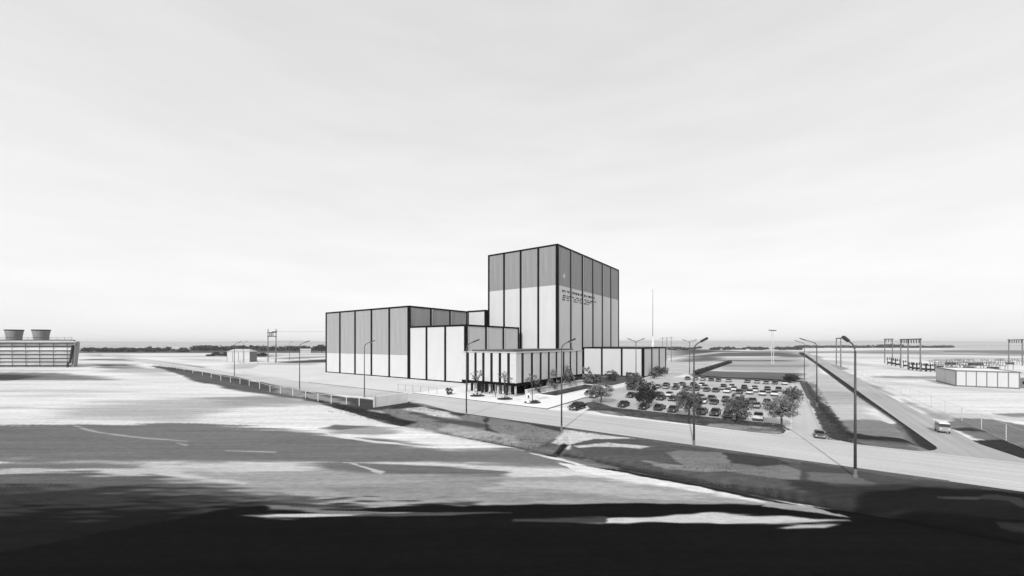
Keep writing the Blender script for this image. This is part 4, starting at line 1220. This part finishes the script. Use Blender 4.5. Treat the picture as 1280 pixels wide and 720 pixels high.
while len(spots) < 2200:
    v = r.uniform(1, 37); u = 78 + v * 0.06 + r.rand() * (9 - v * 0.06)
    if math.sin(u * 1.1 + v * 0.5) + r.normal() * 0.6 + (u - 83) * 0.25 > 0: spots.append(uv2(u, v))
grass('rough grass on the strip between the main road and the parking lot', spots, 2, leaf_mat('lot grass', 0.02, 0.12), 0.2, 0.5)
spots = []
while len(spots) < 1500:
    u = 78 + 110 * r.rand() ** 1.6; v = r.uniform(-7.6, -4.6)
    spots.append(uv2(u, v))
grass('rough grass on the strip beside the parking lane', spots, 3, leaf_mat('ditch grass', 0.02, 0.09), 0.15, 0.4)

# ------------------------------------------------------------------ vehicles
PAINT = {'black': mat('black paint', 0.012, rough=0.3, spec=0.5, namt=0.05), 'dark grey': mat('dark grey paint', 0.06, rough=0.3, spec=0.5, namt=0.05),
         'white': mat('white paint', 0.62, rough=0.35, spec=0.5, namt=0.03), 'light grey': mat('light grey paint', 0.3, rough=0.35, spec=0.5, namt=0.03)}
def bev(me, w):
    bm = bmesh.new(); bm.from_mesh(me)
    bmesh.ops.bevel(bm, geom=[e for e in bm.edges if e.calc_face_angle(0) > 0.5], offset=w, segments=2, profile=0.6, affect='EDGES')
    bm.to_mesh(me); bm.free(); return me
def side_prism(prof, w0, name, m, taper=0.0):
    mb = MB(); n = len(prof)
    for s in (-1, 1):
        for x, z in prof: mb.v.append((x, s * (w0 - taper * max(0, z - 0.6)), z))
    mb.f.append(tuple(range(n))); mb.f.append(tuple(2 * n - 1 - i for i in range(n)))
    for i in range(n):
        j = (i + 1) % n; mb.f.append((j, i, n + i, n + j))
    me = mb.mesh(name, m)
    bm = bmesh.new(); bm.from_mesh(me); bmesh.ops.recalc_face_normals(bm, faces=bm.faces); bm.to_mesh(me); bm.free()
    return me
CAR_M = {}
def car_meshes(colour, roofc):
    k = (colour, roofc)
    if k in CAR_M: return CAR_M[k]
    p = PAINT[colour]
    body = bev(side_prism([(-2.5, .38), (-2.55, .62), (-2.48, .86), (-1.7, .93), (.9, .95), (2.2, .90), (2.48, .80), (2.5, .55), (2.44, .38)], .93, 'body', p, .05), .05)
    glass = MB().hexa([(-1.75, -.84, .93), (1.0, -.84, .93), (1.0, .84, .93), (-1.75, .84, .93)], [(-1.15, -.66, 1.36), (.35, -.66, 1.36), (.35, .66, 1.36), (-1.15, .66, 1.36)]).mesh('glasshouse', GLASS)
    roof = bev(MB().hexa([(-1.25, -.70, 1.345), (.42, -.70, 1.345), (.42, .70, 1.345), (-1.25, .70, 1.345)], [(-1.05, -.62, 1.44), (.25, -.62, 1.44), (.25, .62, 1.44), (-1.05, .62, 1.44)]).mesh('roof', PAINT[roofc]), .02)
    pil = MB()
    for s in (-1, 1):
        for x0, x1 in ((-1.78, -1.2), (-.35, -.38), (1.03, .38)):
            pil.tube([(x0, s * .85, .93), (x1, s * .675, 1.36)], .045, 4)
    pil = pil.mesh('pillars', PAINT[roofc])
    tyre = MB(); tyre.lathe([(.18, -.1), (.33, -.1), (.35, -.05), (.35, .05), (.33, .1), (.18, .1)], 16); tyre = tyre.mesh('tyre', RUBBER)
    rim = MB().lathe([(.001, .06), (.1, .08), (.19, .09), (.19, -.09), (.1, -.08), (.001, -.06)], 14).mesh('rim', CHROME)
    bmpf = MB().box(2.5, 2.62, -.9, .9, .42, .58).mesh('bumper', CHROME)
    bmpr = MB().box(-2.67, -2.55, -.9, .9, .42, .58).mesh('bumper', CHROME)
    hl = MB().box(2.47, 2.53, -.12, .12, .62, .76).mesh('headlight', LAMPW)
    tl = MB().box(-2.56, -2.51, -.14, .14, .64, .78).mesh('tail_light', STEELM)
    CAR_M[k] = (body, glass, roof, pil, tyre, rim, bmpf, bmpr, hl, tl)
    return CAR_M[k]
def car(label, x, y, rot, colour, roofc, group, z=0.05, scale=1.0):
    body, glass, roof, pil, tyre, rim, bf, br, hl, tl = car_meshes(colour, roofc)
    t = thing('sedan', label, 'car', (x, y, z), rot, group)
    t.scale = (scale,) * 3
    link('body', body, t); gl = link('glasshouse', glass, t); link('roof', roof, t); link('pillars', pil, t)
    for wx in (-1.55, 1.6):
        for s in (-1, 1):
            w = link('tyre', tyre, t, (wx, s * .84, .35)); w.rotation_euler = (R(90), 0, 0)
            link('rim', rim, w)
    link('bumper', bf, t); link('bumper', br, t)
    for s in (-1, 1):
        link('headlight', hl, t, (0, s * .65, 0)); link('tail_light', tl, t, (0, s * .65, 0))
    return t
rng = random.Random(12)
LOTG = 'sedans parked in the lot'
ROWS = [  # u of the row centre, the v of each car, row words
    (90.6, [32.2, 27.3, 23.9, 21.0, 15.2, 12.6, 10.2, 7.9, 5.1], 'front row of the lot'),
    (107.6, [36.2, 33.5, 30.8, 27.9, 24.9, 22.0, 17.9, 15.2, 12.5, 9.6, 6.6, 3.9], 'second row of the lot'),
    (114.6, [33.0, 30.4, 27.6, 24.4, 19.6, 16.8, 13.6, 10.7, 7.6, 4.6], 'third row of the lot'),
    (134.6, [36.2, 33.4, 30.4, 27.2, 24.2, 21.4, 18.6, 15.7, 12.6, 9.6, 6.6, 3.6], 'fourth row of the lot'),
    (141.8, [35.0, 32.1, 26.0, 23.2, 17.5, 14.6, 11.6, 8.7, 5.6], 'fifth row of the lot'),
    (148.8, [31.2, 27.8, 24.8, 18.6, 15.7, 12.3, 9.3, 6.1, 3.0], 'sixth row of the lot'),
    (172.4, [34.2, 31.4, 28.6, 25.8, 22.9, 19.6, 13.2, 10.3, 7.4, 4.6, 1.8], 'back row of the lot'),
]
combos = [('black', 'black'), ('black', 'black'), ('dark grey', 'black'), ('black', 'black'), ('white', 'black'), ('light grey', 'black'), ('dark grey', 'dark grey'), ('white', 'black')]
for u, vsl, words_ in ROWS:
    for k, v in enumerate(sorted(vsl)):
        c, rc = combos[rng.randrange(len(combos))]
        uu = u + rng.uniform(-0.5, 0.5); vv = v + rng.uniform(-0.2, 0.2)
        x, y = uv2(uu, vv)
        car('%s sedan in the %s, %s from the parking lane' % (c, words_, ORD[k]), x, y, THETA + (math.pi if rng.random() < .5 else 0) + rng.uniform(-.05, .05), c, rc, LOTG, 0.05, 0.9).scale = (rng.uniform(0.82, 0.98), rng.uniform(0.86, 0.94), rng.uniform(0.86, 1.02))
x, y = uv2(101.5, 44.2); car('white sedan with a dark roof parked between plaza and pool', x, y, THETA + .1, 'white', 'black', LOTG)
x, y = uv2(105.5, 47.3); car('dark grey sedan parked beside the pool rim', x, y, THETA + .1, 'dark grey', 'black', LOTG)
x, y = uv2(127.5, 42.5); car('black sedan parked beside the small tree near the annex', x, y, THETA, 'black', 'black', LOTG)
x, y = g(721.5, 511.6); car('black sedan leaving the lot by the plaza corner', x, y, THETA + math.pi, 'black', 'black', 'cars on the move', 0.06, 1.12)
x, y = g(1024.5, 546.5); car('dark grey sedan driving down the parking lane', x, y, THETA + math.pi, 'dark grey', 'dark grey', 'cars on the move', 0.07, 0.72)
# van on the access road
vx, vy = g(1178, 540.5)
van = thing('van', 'white van with dark windows driving on the access road', 'van', (vx, vy, 0.06), THETA + math.pi)
van.scale = (0.56, 0.72, 0.8)
bm_ = bev(MB().hexa([(-2.4, -.95, .4), (2.4, -.95, .4), (2.4, .95, .4), (-2.4, .95, .4)], [(-2.4, -.95, 1.3), (2.4, -.95, 1.3), (2.4, .95, 1.3), (-2.4, .95, 1.3)]).mesh('lower_body', PAINT['light grey']), .06)
link('lower_body', bm_, van)
MB().hexa([(-2.32, -.9, 1.3), (2.36, -.9, 1.3), (2.36, .9, 1.3), (-2.32, .9, 1.3)], [(-2.2, -.82, 1.95), (2.1, -.82, 1.95), (2.1, .82, 1.95), (-2.2, .82, 1.95)]).build('window_band', GLASS, van)
link('roof', bev(MB().hexa([(-2.3, -.9, 1.95), (2.2, -.9, 1.95), (2.2, .9, 1.95), (-2.3, .9, 1.95)], [(-2.15, -.75, 2.2), (2.0, -.75, 2.2), (2.0, .75, 2.2), (-2.15, .75, 2.2)]).mesh('roof', PAINT['white']), .05), van)
MB().box(2.4, 2.5, -.9, .9, .42, .6).build('bumper', CHROME, van); MB().box(-2.5, -2.4, -.9, .9, .42, .6).build('bumper', CHROME, van)
for s in (-1, 1):
    MB().box(2.39, 2.44, s * .65 - .14, s * .65 + .14, .8, 1.02).build('headlight', LAMPW, van)
    for wx in (-1.5, 1.5):
        w = link('tyre', car_meshes('black', 'black')[4], van, (wx, s * .86, .35)); w.rotation_euler = (R(90), 0, 0)
        link('rim', car_meshes('black', 'black')[5], w)

# ------------------------------------------------------------------ distant trees and farms
def far_belt(name, label, spots, seed, m):
    r = np.random.RandomState(seed)
    V = []; F = []; T = []
    for (x, y, w, h) in spots:
        for _ in range(60):
            d = r.normal(size=3); d /= np.linalg.norm(d); q = r.rand() ** 0.4
            p = np.array([x + d[0] * w * q, y + d[1] * w * q, h * 0.5 + d[2] * h * 0.5 * q])
            a = r.normal(size=3); a /= np.linalg.norm(a); b = np.cross(a, r.normal(size=3)); b /= np.linalg.norm(b)
            s = w * r.uniform(0.12, 0.3); k = len(V)
            V += [tuple(p - a * s), tuple(p + b * s), tuple(p + a * s), tuple(p - b * s)]
            F.append((k, k + 1, k + 2, k + 3)); T.append(r.rand())
    me = bpy.data.meshes.new(name); me.from_pydata(V, [], F)
    at = me.attributes.new('leaf_tone', 'FLOAT', 'FACE'); at.data.foreach_set('value', T)
    me.materials.append(m)
    return tag(link(name, me), label, 'woodland', None, 'stuff')
r = random.Random(5)
sp = []
for k in range(120):
    px = r.uniform(104, 232); py = r.uniform(437.5, 440.2); x, y = g(px, py); sp.append((x, y, r.uniform(3, 6.5), r.uniform(3, 7)))
for k in range(170):
    px = r.uniform(240, 412); py = r.uniform(437.2, 438.6); x, y = g(px, py); sp.append((x, y, r.uniform(4, 8), r.uniform(5, 11)))
for k in range(50):
    px = r.uniform(262, 332); py = r.uniform(443, 445.5); x, y = g(px, py); sp.append((x, y, r.uniform(3, 5), r.uniform(1.5, 3.5)))
far_belt('woodland', 'dark belt of scrub and trees beyond the storage shed', sp, 1, LEAFD)
sp = []
for k in range(150):
    px = 1000 + 190 * r.random() ** 1.2; py = r.uniform(433.8, 434.9); x, y = g(px, py)
    sp.append((x, y, r.uniform(6, 16), r.uniform(3, 10) * (1.3 if 1085 < px < 1125 else 0.75)))
for k in range(80):
    px = r.choice((r.uniform(828, 880), r.uniform(890, 960), r.uniform(970, 1000))); py = r.uniform(435.5, 437.5); x, y = g(px, py); sp.append((x, y, r.uniform(5, 10), r.uniform(2.5, 6)))
far_belt('woodland', 'low dark belt of trees on the plain beyond the access road', sp, 2, LEAFD)
KF = make_tree_kind(21, 1.0, 0.8, 1.2, LEAFD, 0.12, 30, 30, 0.1, 0.3)
for i, (px, py, w, lab) in enumerate(((108, 440.6, 5.5, 'far tree at the end of the scrub beside the cooling tower'), (148, 440, 5, 'far round tree standing above the scrub near the cooling tower'),
        (166, 439, 5, 'far pale tree in the scrub between two round trees'), (188, 438.6, 6, 'far tall round tree in the middle of the scrub belt'),
        (198, 438.6, 5, 'far small round tree close to the tall round tree'), (211, 439, 6, 'far bushy tree at the thin end of the scrub'),
        (251, 439.2, 6, 'far dark tree left of the storage shed'), (259, 439.2, 6, 'far dark tree close behind the storage shed'),
        (304, 439.5, 5, 'far tree rising above the storage shed roof'), (402, 441, 11, 'far dark tree against the end of the long hall'))):
    x, y = g(px, py); s = w * y / FPX / 2.0
    tree('distant_tree', lab, KF, x, y, i, (s, s, s * 0.95), 'distant trees')
for i, (px, py, w, lab) in enumerate(((172, 437.6, 16, 'tiny white farm building beside a pale far tree'), (183, 437.6, 14, 'tiny white farm building left of the tall round far tree'), (194, 437.4, 12, 'tiny white farm building between far round trees'),
        (217, 438.2, 14, 'tiny pale farm building at the thin end of the scrub'), (226, 438.4, 16, 'tiny pale farm shed left of the storage shed'), (382, 441.2, 14, 'tiny white farm building near the far end of the long hall'))):
    x, y = g(px, py)
    t = thing('farm_building', lab, 'building', (x, y, 0), 0.1 * i, 'far farm buildings')
    MB().box(-w / 2, w / 2, -4, 4, 0, 4.2).build('wall', WHITE2, t)
    MB().hexa([(-w / 2 - .4, -4.6, 4.21), (w / 2 + .4, -4.6, 4.21), (w / 2 + .4, 4.6, 4.21), (-w / 2 - .4, 4.6, 4.21)], [(-w / 2 - .4, -.1, 6.6), (w / 2 + .4, -.1, 6.6), (w / 2 + .4, .1, 6.6), (-w / 2 - .4, .1, 6.6)]).build('roof', CONC, t)

# ------------------------------------------------------------------ haze
hz = MB().box(-33000, 33000, -33000, 33000, -4.0, 125.0).build('haze', None)
hm = bpy.data.materials.new('haze'); hm.use_nodes = True
ht = hm.node_tree
for n in list(ht.nodes):
    if n.type != 'OUTPUT_MATERIAL': ht.nodes.remove(n)
pv = ht.nodes.new('ShaderNodeVolumePrincipled')
pv.inputs['Color'].default_value = (1.0, 1.0, 1.0, 1)
pv.inputs['Density'].default_value = 0.00008
pv.inputs['Anisotropy'].default_value = 0.0
ht.links.new(pv.outputs[0], ht.nodes['Material Output'].inputs['Volume'])
hz.data.materials.append(hm)
hz['kind'] = 'stuff'; hz['label'] = 'pale haze over the plain'
